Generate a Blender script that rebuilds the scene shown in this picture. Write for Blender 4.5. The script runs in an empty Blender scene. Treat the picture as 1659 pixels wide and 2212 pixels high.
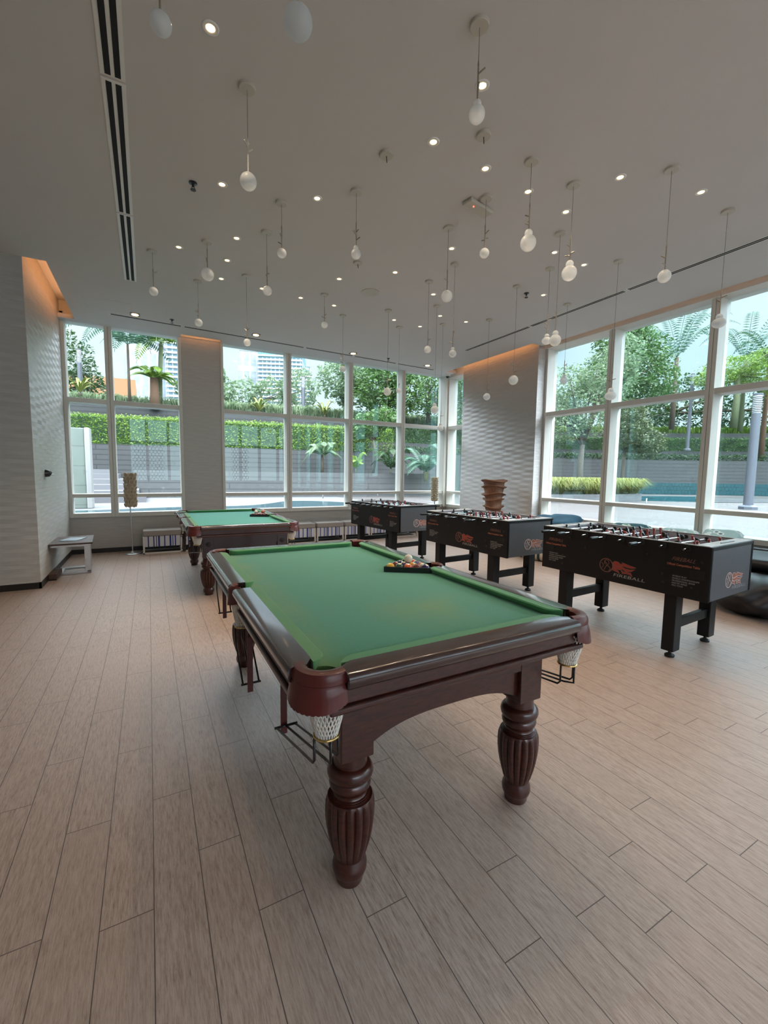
import bpy, bmesh, math, random
import numpy as np
from mathutils import Vector, Matrix
PI = math.pi
rnd = random.Random(7)
S = bpy.context.scene
C = S.collection

# ------------------------------------------------------------------ camera
f_px, yaw, pit, rol = 926.88, math.radians(28.696), math.radians(5.172), math.radians(.806)
fwd = Vector((math.sin(yaw), math.cos(yaw), 0)); rgt = Vector((math.cos(yaw), -math.sin(yaw), 0)); up = Vector((0, 0, 1))
f2 = fwd * math.cos(pit) - up * math.sin(pit); u2 = up * math.cos(pit) + fwd * math.sin(pit)
R0 = rgt * math.cos(rol) + u2 * math.sin(rol); U0 = u2 * math.cos(rol) - rgt * math.sin(rol)
cam = bpy.data.cameras.new('camera'); camo = bpy.data.objects.new('camera', cam); C.objects.link(camo)
cam.sensor_fit = 'VERTICAL'; cam.sensor_height = 24; cam.lens = f_px / 2212 * 24
cam.clip_start = .02; cam.clip_end = 1000
camo.matrix_world = Matrix(((R0.x, U0.x, -f2.x, 0), (R0.y, U0.y, -f2.y, 0), (R0.z, U0.z, -f2.z, 1.42), (0, 0, 0, 1)))
S.camera = camo
# ------------------------------------------------------------------ exposure, world, sun
S.view_settings.view_transform = 'Standard'; S.view_settings.look = 'None'
S.view_settings.gamma = 1; S.view_settings.exposure = 0.22; S.view_settings.use_curve_mapping = False
S.render.engine = 'CYCLES'
cy = S.cycles
cy.use_denoising = True; cy.max_bounces = 9; cy.diffuse_bounces = 5; cy.glossy_bounces = 4
cy.transmission_bounces = 4; cy.transparent_max_bounces = 24; cy.sample_clamp_indirect = 6
cy.caustics_reflective = False; cy.caustics_refractive = False
SKY_HORIZON, SKY_MID, SKY_ZENITH = (.62, .86, 1.0, 1), (.60, .84, 1.02, 1), (7.0, 7.7, 8.6, 1)
SKY_STRENGTH = 1.0
W = bpy.data.worlds.new('sky'); S.world = W; W.use_nodes = True
wn = W.node_tree; wn.nodes.clear()
def N(nt, t, **k):
    n = nt.nodes.new(t)
    for a, b in k.items(): setattr(n, a, b)
    return n
tc = N(wn, 'ShaderNodeTexCoord'); sx = N(wn, 'ShaderNodeSeparateXYZ'); wn.links.new(tc.outputs['Generated'], sx.inputs[0])
cr = N(wn, 'ShaderNodeValToRGB'); wn.links.new(sx.outputs['Z'], cr.inputs[0])
cr.color_ramp.elements[0].position = 0; cr.color_ramp.elements[0].color = (.80, .97, 1.05, 1)
cr.color_ramp.elements[1].position = 1; cr.color_ramp.elements[1].color = SKY_ZENITH
e = cr.color_ramp.elements.new(.22); e.color = (.70, .93, 1.08, 1)
e = cr.color_ramp.elements.new(.34); e.color = (.75, .95, 1.15, 1)
e = cr.color_ramp.elements.new(.44); e.color = (5.6, 6.3, 7.2, 1)
nz = N(wn, 'ShaderNodeTexNoise'); nz.inputs['Scale'].default_value = 2.2; nz.inputs['Detail'].default_value = 6
mp = N(wn, 'ShaderNodeMapping'); mp.inputs['Scale'].default_value = (1, 1, 3.5)
wn.links.new(tc.outputs['Generated'], mp.inputs[0]); wn.links.new(mp.outputs[0], nz.inputs['Vector'])
c2 = N(wn, 'ShaderNodeValToRGB'); c2.color_ramp.elements[0].position = .42; c2.color_ramp.elements[1].position = .68
c2.color_ramp.elements[0].color = (1, 1, 1, 1); c2.color_ramp.elements[1].color = (1.35, 1.16, 1.06, 1)
wn.links.new(nz.outputs['Fac'], c2.inputs[0])
mx = N(wn, 'ShaderNodeMix', data_type='RGBA', blend_type='MULTIPLY'); mx.inputs[0].default_value = 1
wn.links.new(cr.outputs[0], mx.inputs[6]); wn.links.new(c2.outputs[0], mx.inputs[7])
# unseen sky behind the photographer (towards -y), brightened to add light indoors
back = N(wn, 'ShaderNodeMapRange'); wn.links.new(sx.outputs['Y'], back.inputs[0])
back.inputs[1].default_value = .25; back.inputs[2].default_value = -.75; back.inputs[3].default_value = 1; back.inputs[4].default_value = 2.4
mb_ = N(wn, 'ShaderNodeVectorMath', operation='SCALE'); wn.links.new(mx.outputs[2], mb_.inputs[0]); wn.links.new(back.outputs[0], mb_.inputs['Scale'])
bg = N(wn, 'ShaderNodeBackground'); bg.inputs[1].default_value = SKY_STRENGTH
wn.links.new(mb_.outputs[0], bg.inputs[0])
wo = N(wn, 'ShaderNodeOutputWorld'); wn.links.new(bg.outputs[0], wo.inputs[0])
sun = bpy.data.lights.new('sun', 'SUN'); sun.energy = 1.7; sun.angle = math.radians(25); sun.color = (1, .95, .86)
so = bpy.data.objects.new('sun', sun); C.objects.link(so); so.rotation_euler = (math.radians(18), math.radians(-22), 0)
def portal(name, loc, rot, w, h):
    l = bpy.data.lights.new(name, 'AREA'); l.shape = 'RECTANGLE'; l.size = w; l.size_y = h
    l.cycles.is_portal = True
    o = bpy.data.objects.new(name, l); C.objects.link(o); o.location = loc; o.rotation_euler = rot
portal('window_portal_back', (2.6, 8.95, 2.2), (-PI / 2, 0, 0), 7.8, 3.4)
portal('window_portal_right', (6.85, .5, 2.2), (0, PI / 2, 0), 3.4, 11.5)
portal('window_portal_rear', (2.9, -5.35, 2.3), (PI / 2, 0, 0), 7.4, 3.0)

# ------------------------------------------------------------------ materials
M = {}
def newmat(name):
    m = bpy.data.materials.new(name); m.use_nodes = True
    nt = m.node_tree; b = nt.nodes['Principled BSDF']; M[name] = m
    return m, nt, b
def lk(nt, a, b): nt.links.new(a, b)
def math_(nt, op, a, b=None, c=None):
    n = N(nt, 'ShaderNodeMath', operation=op)
    for i, v in enumerate((a, b, c)):
        if v is None: continue
        if isinstance(v, (int, float)): n.inputs[i].default_value = v
        else: lk(nt, v, n.inputs[i])
    return n.outputs[0]
def mixc(nt, fac, a, b, blend='MIX'):
    n = N(nt, 'ShaderNodeMix', data_type='RGBA', blend_type=blend)
    for i, v in ((0, fac), (6, a), (7, b)):
        if isinstance(v, tuple): n.inputs[i].default_value = v if len(v) == 4 else (*v, 1)
        elif isinstance(v, (int, float)): n.inputs[i].default_value = v
        else: lk(nt, v, n.inputs[i])
    return n.outputs[2]
def coords(nt, kind='Object', scale=(1, 1, 1)):
    t = N(nt, 'ShaderNodeTexCoord'); m = N(nt, 'ShaderNodeMapping'); m.inputs['Scale'].default_value = scale
    lk(nt, t.outputs[kind], m.inputs[0]); return m.outputs[0]
def noise(nt, vec, scale, detail=3, rough=.5):
    n = N(nt, 'ShaderNodeTexNoise'); n.inputs['Scale'].default_value = scale; n.inputs['Detail'].default_value = detail
    n.inputs['Roughness'].default_value = rough
    if vec is not None: lk(nt, vec, n.inputs['Vector'])
    return n.outputs['Fac']
def ramp(nt, fac, stops):
    n = N(nt, 'ShaderNodeValToRGB'); lk(nt, fac, n.inputs[0])
    el = n.color_ramp.elements
    el[0].position, el[0].color = stops[0][0], (*stops[0][1], 1)
    el[1].position, el[1].color = stops[-1][0], (*stops[-1][1], 1)
    for p, c in stops[1:-1]:
        q = el.new(p); q.color = (*c, 1)
    return n.outputs[0]
def bump(nt, b, h, strength=.3, dist=.01):
    n = N(nt, 'ShaderNodeBump'); n.inputs['Strength'].default_value = strength; n.inputs['Distance'].default_value = dist
    lk(nt, h, n.inputs['Height']); lk(nt, n.outputs[0], b.inputs['Normal'])
def simple(name, col, rough=.5, metal=0, coat=0, emit=None, es=1, var=0, scale=20, bmp=0, trans=0, spec=.5, stretch=(1, 1, 1)):
    m, nt, b = newmat(name)
    b.inputs['Base Color'].default_value = (*col, 1); b.inputs['Roughness'].default_value = rough
    b.inputs['Metallic'].default_value = metal; b.inputs['Coat Weight'].default_value = coat
    b.inputs['Coat Roughness'].default_value = .12; b.inputs['Specular IOR Level'].default_value = spec
    if emit: b.inputs['Emission Color'].default_value = (*emit, 1); b.inputs['Emission Strength'].default_value = es
    v = coords(nt, scale=stretch)
    f = noise(nt, v, scale, 4)
    if var:
        c = mixc(nt, f, tuple(max(0, x * (1 - var)) for x in col), tuple(min(1, x * (1 + var)) for x in col)); lk(nt, c, b.inputs['Base Color'])
    if bmp: bump(nt, b, f, bmp, .004)
    return m
simple('ceiling_paint', (.60, .585, .575), .9, var=.03, scale=1.5)
simple('white_frame', (.66, .64, .58), .45, var=.03)
simple('white_plastic', (.75, .74, .70), .4)
simple('canopy_cream', (.50, .47, .40), .45)
simple('black_slot', (.004, .004, .004), .8)
simple('dark_base', (.018, .015, .014), .45)
simple('chrome', (.65, .65, .66), .12, 1)
simple('steel', (.62, .62, .62), .3, 1, var=.1)
simple('brass', (.72, .52, .22), .25, 1)
simple('black_metal', (.012, .012, .013), .35, 0, .2)
simple('black_plastic', (.010, .010, .011), .38)
simple('black_laminate', (.0085, .0085, .0095), .5, var=.15, scale=60, spec=.25)
simple('grey_laminate', (.082, .084, .095), .5, var=.12, scale=40)
simple('rim_white', (.52, .54, .57), .3)
simple('play_grey', (.30, .31, .36), .4, var=.08)
simple('red_player', (.26, .032, .022), .35, coat=.3)
simple('black_player', (.012, .013, .016), .3, coat=.3)
simple('cord', (.12, .11, .10), .6)
simple('twig_metal', (.30, .26, .21), .4, .4)
simple('lens_glow', (1, .8, .5), .5, emit=(1, .60, .24), es=8)
simple('cove_glow', (1, .6, .3), .5, emit=(1, .44, .16), es=10)
simple('red_led', (1, .1, .1), .5, emit=(1, .08, .05), es=6)
simple('red_print', (.30, .035, .022), .5)
simple('orange_print', (.34, .11, .065), .5)
simple('grey_print', (.30, .29, .29), .5)
simple('dim_print', (.20, .085, .065), .5)
simple('pale_print', (.62, .45, .42), .5)
simple('white_ball', (.80, .76, .62), .12, coat=1)
simple('leather', (.11, .014, .011), .40, coat=.2, var=.25, scale=40, bmp=.06)
simple('net_cord', (.80, .78, .72), .8)
simple('rubber', (.01, .01, .01), .7)
simple('cushion_grey', (.33, .31, .29), .9, var=.08, scale=90, bmp=.15)
simple('bench_frame', (.66, .64, .60), .5, var=.05)
simple('vinyl_black', (.007, .008, .011), .5, var=.3, scale=8, bmp=.35)
simple('blue_cloth', (.028, .10, .16), .9, var=.35, scale=14, bmp=.3)
simple('wood_slat', (.085, .05, .036), .55, var=.3, scale=30, stretch=(1, 12, 1))
simple('paper_blue', (.45, .58, .66), .4, var=.5, scale=14)
simple('concrete', (.085, .09, .094), .85, var=.2, scale=8, bmp=.1)
simple('pool_deck_pale', (.095, .095, .102), .8, var=.1, scale=3)
simple('bark', (.055, .04, .028), .9, var=.5, scale=12, bmp=.6)
simple('bark_mottled', (.042, .038, .030), .9, var=.75, scale=9, bmp=.5)
simple('bark_green', (.075, .09, .04), .8, var=.3, scale=10, bmp=.4)
simple('bark_orange', (.085, .045, .024), .9, var=.3, scale=12, bmp=.5, stretch=(1, 1, 5))
simple('post_grey', (.075, .080, .098), .45, .2)
simple('lamp_glass', (.40, .43, .45), .25)
simple('edge_pale', (.20, .20, .195), .6)
simple('soil', (.05, .04, .03), 1, var=.4, scale=10)
simple('orange_render', (.20, .10, .045), .9, var=.05)
simple('ground_paving', (.25, .25, .25), .9, var=.1, scale=2)
simple('woven_brown', (.22, .10, .055), .6, var=.4, scale=60, stretch=(1, 1, .2))
simple('lamp_disc_tan', (.40, .30, .20), .7, var=.3, scale=50, bmp=.2)
simple('lamp_disc_rim', (.62, .52, .40), .7, var=.2, scale=50)
simple('lamp_disc_cream', (.66, .58, .43), .6, var=.25, scale=40)
def globe_mat():
    m, nt, b = newmat('frosted_glass')
    b.inputs['Base Color'].default_value = (.74, .77, .78, 1); b.inputs['Roughness'].default_value = .3
    b.inputs['Subsurface Weight'].default_value = .0; b.inputs['Coat Weight'].default_value = .4
    tr = N(nt, 'ShaderNodeBsdfTranslucent'); tr.inputs[0].default_value = (.80, .84, .86, 1)
    ms = N(nt, 'ShaderNodeMixShader'); ms.inputs[0].default_value = .5
    lk(nt, b.outputs[0], ms.inputs[1]); lk(nt, tr.outputs[0], ms.inputs[2])
    ts = N(nt, 'ShaderNodeBsdfTransparent'); m2 = N(nt, 'ShaderNodeMixShader'); m2.inputs[0].default_value = .33
    lk(nt, ms.outputs[0], m2.inputs[1]); lk(nt, ts.outputs[0], m2.inputs[2])
    lk(nt, m2.outputs[0], nt.nodes['Material Output'].inputs[0])
globe_mat()
def leafmat(name, a, b_, tr=.35, sc=2.5):
    a, b_ = tuple(x * .95 for x in a), tuple(x * .95 for x in b_)
    m, nt, b = newmat(name)
    n1 = noise(nt, coords(nt), sc, 3); n2 = noise(nt, coords(nt), sc * 9, 2)
    f = math_(nt, 'ADD', math_(nt, 'MULTIPLY', n1, .6), math_(nt, 'MULTIPLY', n2, .4))
    col = ramp(nt, f, [(.35, a), (.65, b_)])
    lk(nt, col, b.inputs['Base Color']); b.inputs['Roughness'].default_value = .45
    t = N(nt, 'ShaderNodeBsdfTranslucent'); lk(nt, col, t.inputs[0])
    ms = N(nt, 'ShaderNodeMixShader'); ms.inputs[0].default_value = tr
    lk(nt, b.outputs[0], ms.inputs[1]); lk(nt, t.outputs[0], ms.inputs[2]); lk(nt, ms.outputs[0], nt.nodes['Material Output'].inputs[0])
leafmat('leaf_green', (.018, .055, .012), (.085, .17, .035))
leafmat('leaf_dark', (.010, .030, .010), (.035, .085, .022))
leafmat('leaf_pale', (.055, .105, .050), (.18, .26, .14), .45)
leafmat('leaf_bright', (.05, .13, .012), (.20, .30, .04))
leafmat('leaf_yellow', (.09, .14, .02), (.34, .34, .11))
leafmat('grass_pale', (.10, .16, .08), (.34, .42, .26), .5)
leafmat('leaf_blue', (.018, .060, .036), (.09, .18, .12))
leafmat('leaf_brownish', (.032, .048, .016), (.10, .125, .045))
def glassmat(name, refl, tint):
    m, nt, b = newmat(name)
    nt.nodes.remove(b)
    t = N(nt, 'ShaderNodeBsdfTransparent'); t.inputs[0].default_value = (*tint, 1)
    g = N(nt, 'ShaderNodeBsdfGlossy'); g.inputs['Roughness'].default_value = .0; g.inputs[0].default_value = (.72, 1, 1, 1)
    lw = N(nt, 'ShaderNodeFresnel'); lw.inputs[0].default_value = 1.5
    f = math_(nt, 'ADD', math_(nt, 'MULTIPLY', lw.outputs[0], .36), refl)
    ms = N(nt, 'ShaderNodeMixShader'); lk(nt, f, ms.inputs[0]); lk(nt, t.outputs[0], ms.inputs[1]); lk(nt, g.outputs[0], ms.inputs[2])
    lk(nt, ms.outputs[0], nt.nodes['Material Output'].inputs[0])
glassmat('pane_glass', .016, (.95, .99, .99))
def wood(name, a, b_, rough=.25, coat=.6, axis=(1, 1, 1)):
    m, nt, b = newmat(name)
    v = coords(nt, scale=axis)
    w = noise(nt, v, 14, 5, .6)
    lk(nt, ramp(nt, w, [(.3, a), (.7, b_)]), b.inputs['Base Color'])
    b.inputs['Roughness'].default_value = rough; b.inputs['Coat Weight'].default_value = coat; b.inputs['Coat Roughness'].default_value = .10
    
wood('mahogany', (.020, .0035, .0025), (.075, .016, .008), .34, .30, (1.5, 1.5, 8))
wood('mahogany_rail', (.020, .007, .006), (.050, .015, .009), .25, .9, (8, 1.2, 8))
wood('mahogany_plum', (.020, .009, .011), (.042, .016, .018), .4, .3, (1.2, 8, 8))
def felt(name, base, worn, amount):
    m, nt, b = newmat(name)
    v = coords(nt)
    n1 = noise(nt, v, 180, 2); n2 = noise(nt, v, 2.3, 5)
    c = mixc(nt, n1, tuple(x * .85 for x in base), tuple(x * 1.12 for x in base))
    # chalky yellow wear patches along the left cushion and in the middle of the bed
    s = N(nt, 'ShaderNodeSeparateXYZ'); lk(nt, v, s.inputs[0])
    edge = N(nt, 'ShaderNodeMapRange'); lk(nt, s.outputs['X'], edge.inputs[0])
    edge.inputs[1].default_value = -.50; edge.inputs[2].default_value = -.36; edge.inputs[3].default_value = 1; edge.inputs[4].default_value = 0
    d = N(nt, 'ShaderNodeVectorMath', operation='DISTANCE'); lk(nt, v, d.inputs[0]); d.inputs[1].default_value = (.14, -.62, .82)
    spot = N(nt, 'ShaderNodeMapRange'); lk(nt, d.outputs['Value'], spot.inputs[0])
    spot.inputs[1].default_value = .0; spot.inputs[2].default_value = .34; spot.inputs[3].default_value = .85; spot.inputs[4].default_value = 0
    wsum = math_(nt, 'MAXIMUM', edge.outputs[0], spot.outputs[0])
    wr = N(nt, 'ShaderNodeMapRange'); lk(nt, n2, wr.inputs[0]); wr.inputs[1].default_value = .35; wr.inputs[2].default_value = .62
    fac = math_(nt, 'MULTIPLY', math_(nt, 'MULTIPLY', wsum, wr.outputs[0]), amount)
    lk(nt, mixc(nt, fac, c, worn), b.inputs['Base Color'])
    b.inputs['Roughness'].default_value = .95; b.inputs['Sheen Weight'].default_value = .35; b.inputs['Sheen Roughness'].default_value = .5
    b.inputs['Specular IOR Level'].default_value = .15
    bump(nt, b, n1, .15, .002)
felt('felt_green', (.062, .285, .172), (.19, .30, .075), .85)
felt('felt_teal', (.055, .40, .32), (.1, .33, .26), .2)
felt('cushion_green', (.090, .310, .120), (.20, .35, .09), .4)
def floor_mat():
    m, nt, b = newmat('wood_look_tiles')
    v = coords(nt); s = N(nt, 'ShaderNodeSeparateXYZ'); lk(nt, v, s.inputs[0])
    X = math_(nt, 'DIVIDE', math_(nt, 'ADD', s.outputs['X'], 10.045), .1495)
    row = math_(nt, 'FLOOR', X); fx = math_(nt, 'FRACT', X)
    wn_ = N(nt, 'ShaderNodeTexWhiteNoise', noise_dimensions='1D'); lk(nt, row, wn_.inputs['W'])
    Y = math_(nt, 'ADD', math_(nt, 'DIVIDE', math_(nt, 'ADD', s.outputs['Y'], 20), .945), math_(nt, 'MULTIPLY', wn_.outputs['Value'], 5))
    fy = math_(nt, 'FRACT', Y); cell = math_(nt, 'FLOOR', Y)
    gx = math_(nt, 'LESS_THAN', math_(nt, 'MINIMUM', fx, math_(nt, 'SUBTRACT', 1, fx)), .010)
    gy = math_(nt, 'LESS_THAN', math_(nt, 'MINIMUM', fy, math_(nt, 'SUBTRACT', 1, fy)), .0016)
    g = math_(nt, 'MAXIMUM', gx, gy)
    cv = N(nt, 'ShaderNodeCombineXYZ'); lk(nt, row, cv.inputs[0]); lk(nt, cell, cv.inputs[1])
    w2 = N(nt, 'ShaderNodeTexWhiteNoise', noise_dimensions='3D'); lk(nt, cv.outputs[0], w2.inputs['Vector'])
    off = N(nt, 'ShaderNodeVectorMath', operation='SCALE'); lk(nt, w2.outputs['Color'], off.inputs[0]); off.inputs['Scale'].default_value = 9
    vv = N(nt, 'ShaderNodeVectorMath', operation='ADD'); lk(nt, v, vv.inputs[0]); lk(nt, off.outputs[0], vv.inputs[1])
    st = N(nt, 'ShaderNodeMapping'); st.inputs['Scale'].default_value = (78, 8, 1); lk(nt, vv.outputs[0], st.inputs[0])
    grain = noise(nt, st.outputs[0], 1.6, 7, .72)
    st2 = N(nt, 'ShaderNodeMapping'); st2.inputs['Scale'].default_value = (190, 14, 1); lk(nt, vv.outputs[0], st2.inputs[0])
    fine = noise(nt, st2.outputs[0], 1.5, 4, .8)
    big = noise(nt, vv.outputs[0], 3, 3)
    h = math_(nt, 'ADD', math_(nt, 'MULTIPLY', grain, .55), math_(nt, 'MULTIPLY', fine, .45))
    col = ramp(nt, h, [(.36, (.17, .115, .088)), (.44, (.34, .25, .200)), (.54, (.475, .372, .312)), (.70, (.56, .46, .40))])
    col = mixc(nt, math_(nt, 'MULTIPLY', w2.outputs['Value'], .35), col, (.40, .30, .245))
    col = mixc(nt, math_(nt, 'MULTIPLY', big, .35), col, (.37, .262, .195))
    col = mixc(nt, g, col, (.09, .065, .055))
    lk(nt, col, b.inputs['Base Color'])
    lk(nt, math_(nt, 'ADD', .20, math_(nt, 'MULTIPLY', h, .32)), b.inputs['Roughness'])
    b.inputs['Specular IOR Level'].default_value = .5
    hh = math_(nt, 'SUBTRACT', h, math_(nt, 'MULTIPLY', g, .8))
    bump(nt, b, hh, .5, .005)
floor_mat()
def wave_tile(name, col, dist, strength=1.0):
    m, nt, b = newmat(name)
    v = coords(nt); s = N(nt, 'ShaderNodeSeparateXYZ'); lk(nt, v, s.inputs[0])
    r_ = math_(nt, 'DIVIDE', s.outputs['Z'], .098); row = math_(nt, 'FLOOR', r_); fz = math_(nt, 'FRACT', r_)
    hn = N(nt, 'ShaderNodeTexWhiteNoise', noise_dimensions='1D'); lk(nt, row, hn.inputs['W'])
    u = math_(nt, 'ADD', s.outputs['X'], s.outputs['Y'])
    ph = math_(nt, 'ADD', math_(nt, 'MULTIPLY', u, 2 * PI / .56), math_(nt, 'ADD', math_(nt, 'MULTIPLY', s.outputs['Z'], 1.5), math_(nt, 'MULTIPLY', hn.outputs['Value'], 1.1)))
    A = math_(nt, 'MULTIPLY_ADD', math_(nt, 'SINE', ph), .5, .5)
    fz2 = math_(nt, 'FRACT', math_(nt, 'ADD', r_, .5))
    h = math_(nt, 'ADD', math_(nt, 'MULTIPLY', A, math_(nt, 'SUBTRACT', 1, fz)), math_(nt, 'MULTIPLY', math_(nt, 'SUBTRACT', 1, A), math_(nt, 'SUBTRACT', 1, fz2)))
    st = N(nt, 'ShaderNodeMapping'); st.inputs['Scale'].default_value = (4, 4, 40); lk(nt, v, st.inputs[0])
    n1 = noise(nt, st.outputs[0], 2, 4)
    lk(nt, mixc(nt, n1, tuple(x * .88 for x in col), tuple(x * 1.1 for x in col)), b.inputs['Base Color'])
    b.inputs['Roughness'].default_value = .42
    bump(nt, b, math_(nt, 'ADD', h, math_(nt, 'MULTIPLY', n1, .05)), strength, dist)
wave_tile('wave_tiles', (.54, .52, .49), .046)
wave_tile('line_tiles', (.50, .47, .435), .004, .8)
def striped():
    m, nt, b = newmat('blue_stripes')
    v = coords(nt); s = N(nt, 'ShaderNodeSeparateXYZ'); lk(nt, v, s.inputs[0])
    q = math_(nt, 'FRACT', math_(nt, 'DIVIDE', s.outputs['X'], .082))
    a = math_(nt, 'LESS_THAN', math_(nt, 'ABSOLUTE', math_(nt, 'SUBTRACT', q, .35)), .11)
    q2 = math_(nt, 'FRACT', math_(nt, 'DIVIDE', s.outputs['X'], .22))
    c = math_(nt, 'LESS_THAN', math_(nt, 'ABSOLUTE', math_(nt, 'SUBTRACT', q2, .7)), .028)
    d = math_(nt, 'LESS_THAN', math_(nt, 'ABSOLUTE', math_(nt, 'SUBTRACT', q2, .56)), .028)
    f = math_(nt, 'MAXIMUM', a, math_(nt, 'MAXIMUM', c, d))
    lk(nt, mixc(nt, f, (.62, .64, .70), (.022, .05, .24)), b.inputs['Base Color']); b.inputs['Roughness'].default_value = .9
striped()
def block_wall(name, col, bw, bh, mortar, dark=.35, msz=.012, rough=.85):
    m, nt, b = newmat(name)
    t = N(nt, 'ShaderNodeTexCoord'); s = N(nt, 'ShaderNodeSeparateXYZ'); lk(nt, t.outputs['Object'], s.inputs[0])
    cv = N(nt, 'ShaderNodeCombineXYZ'); lk(nt, math_(nt, 'SUBTRACT', s.outputs['X'], math_(nt, 'MULTIPLY', s.outputs['Y'], .5)), cv.inputs[0]); lk(nt, s.outputs['Z'], cv.inputs[1])
    br = N(nt, 'ShaderNodeTexBrick'); lk(nt, cv.outputs[0], br.inputs['Vector'])
    br.inputs['Color1'].default_value = (*col, 1); br.inputs['Color2'].default_value = (*[x * .85 for x in col], 1)
    br.inputs['Mortar'].default_value = (*[x * dark for x in col], 1); br.inputs['Scale'].default_value = 1
    br.inputs['Brick Width'].default_value = bw; br.inputs['Row Height'].default_value = bh; br.inputs['Mortar Size'].default_value = msz
    n1 = noise(nt, coords(nt), 5, 5)
    lk(nt, mixc(nt, .28, br.outputs[0], mixc(nt, n1, tuple(x * .5 for x in col), tuple(min(1, x * 1.5) for x in col))), b.inputs['Base Color'])
    b.inputs['Roughness'].default_value = rough
block_wall('grey_block', (.034, .0355, .0365), 6, .20, .01, .25, .022)
block_wall('light_block', (.055, .058, .059), 6, .24, .01, .4, .022)
block_wall('teal_tiles', (.003, .036, .045), .22, .22, .01, .35, .022, .25)
block_wall('green_tiles', (.10, .12, .105), 1.3, .5, .01, .45)
def deckmat():
    m, nt, b = newmat('deck_planks')
    v = coords(nt); s = N(nt, 'ShaderNodeSeparateXYZ'); lk(nt, v, s.inputs[0])
    d = math_(nt, 'ADD', math_(nt, 'MULTIPLY', s.outputs['X'], .9), math_(nt, 'MULTIPLY', s.outputs['Y'], .1))
    q = math_(nt, 'FRACT', math_(nt, 'DIVIDE', d, .18))
    st = N(nt, 'ShaderNodeMapping'); st.inputs['Scale'].default_value = (9, .7, 1); lk(nt, v, st.inputs[0])
    n1 = noise(nt, st.outputs[0], 1, 4)
    c = ramp(nt, n1, [(.3, (.050, .044, .043)), (.7, (.078, .070, .068))])
    lk(nt, mixc(nt, math_(nt, 'MULTIPLY', math_(nt, 'LESS_THAN', q, .09), .8), c, (.02, .017, .017)), b.inputs['Base Color'])
    b.inputs['Roughness'].default_value = .6
deckmat()
def watermat():
    m, nt, b = newmat('pool_water')
    b.inputs['Base Color'].default_value = (.003, .045, .058, 1); b.inputs['Roughness'].default_value = .06
    n1 = noise(nt, coords(nt), 5, 3); bump(nt, b, n1, .25, .03)
watermat()
def facade(name, wall, glass, bw, bh, fw=.12, fh=.45):
    m, nt, b = newmat(name)
    t = N(nt, 'ShaderNodeTexCoord'); s = N(nt, 'ShaderNodeSeparateXYZ'); lk(nt, t.outputs['Object'], s.inputs[0])
    u = math_(nt, 'FRACT', math_(nt, 'DIVIDE', math_(nt, 'ADD', s.outputs['X'], s.outputs['Y']), bw))
    w = math_(nt, 'FRACT', math_(nt, 'DIVIDE', s.outputs['Z'], bh))
    f = math_(nt, 'MULTIPLY', math_(nt, 'GREATER_THAN', u, fw), math_(nt, 'GREATER_THAN', w, fh))
    n1 = noise(nt, coords(nt), .35, 1)
    g2 = mixc(nt, n1, tuple(x * .6 for x in glass), tuple(min(1, x * 1.5) for x in glass))
    lk(nt, mixc(nt, f, wall, g2), b.inputs['Base Color']); b.inputs['Roughness'].default_value = .4
facade('tower_white', (.26, .28, .30), (.17, .20, .22), 5.2, 40, .25, .1)
facade('tower_glass', (.24, .27, .29), (.05, .10, .13), 3.2, 3.1, .22, .42)
facade('tower_teal', (.18, .25, .26), (.03, .12, .14), 1.9, 3.0, .12, .1)

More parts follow.
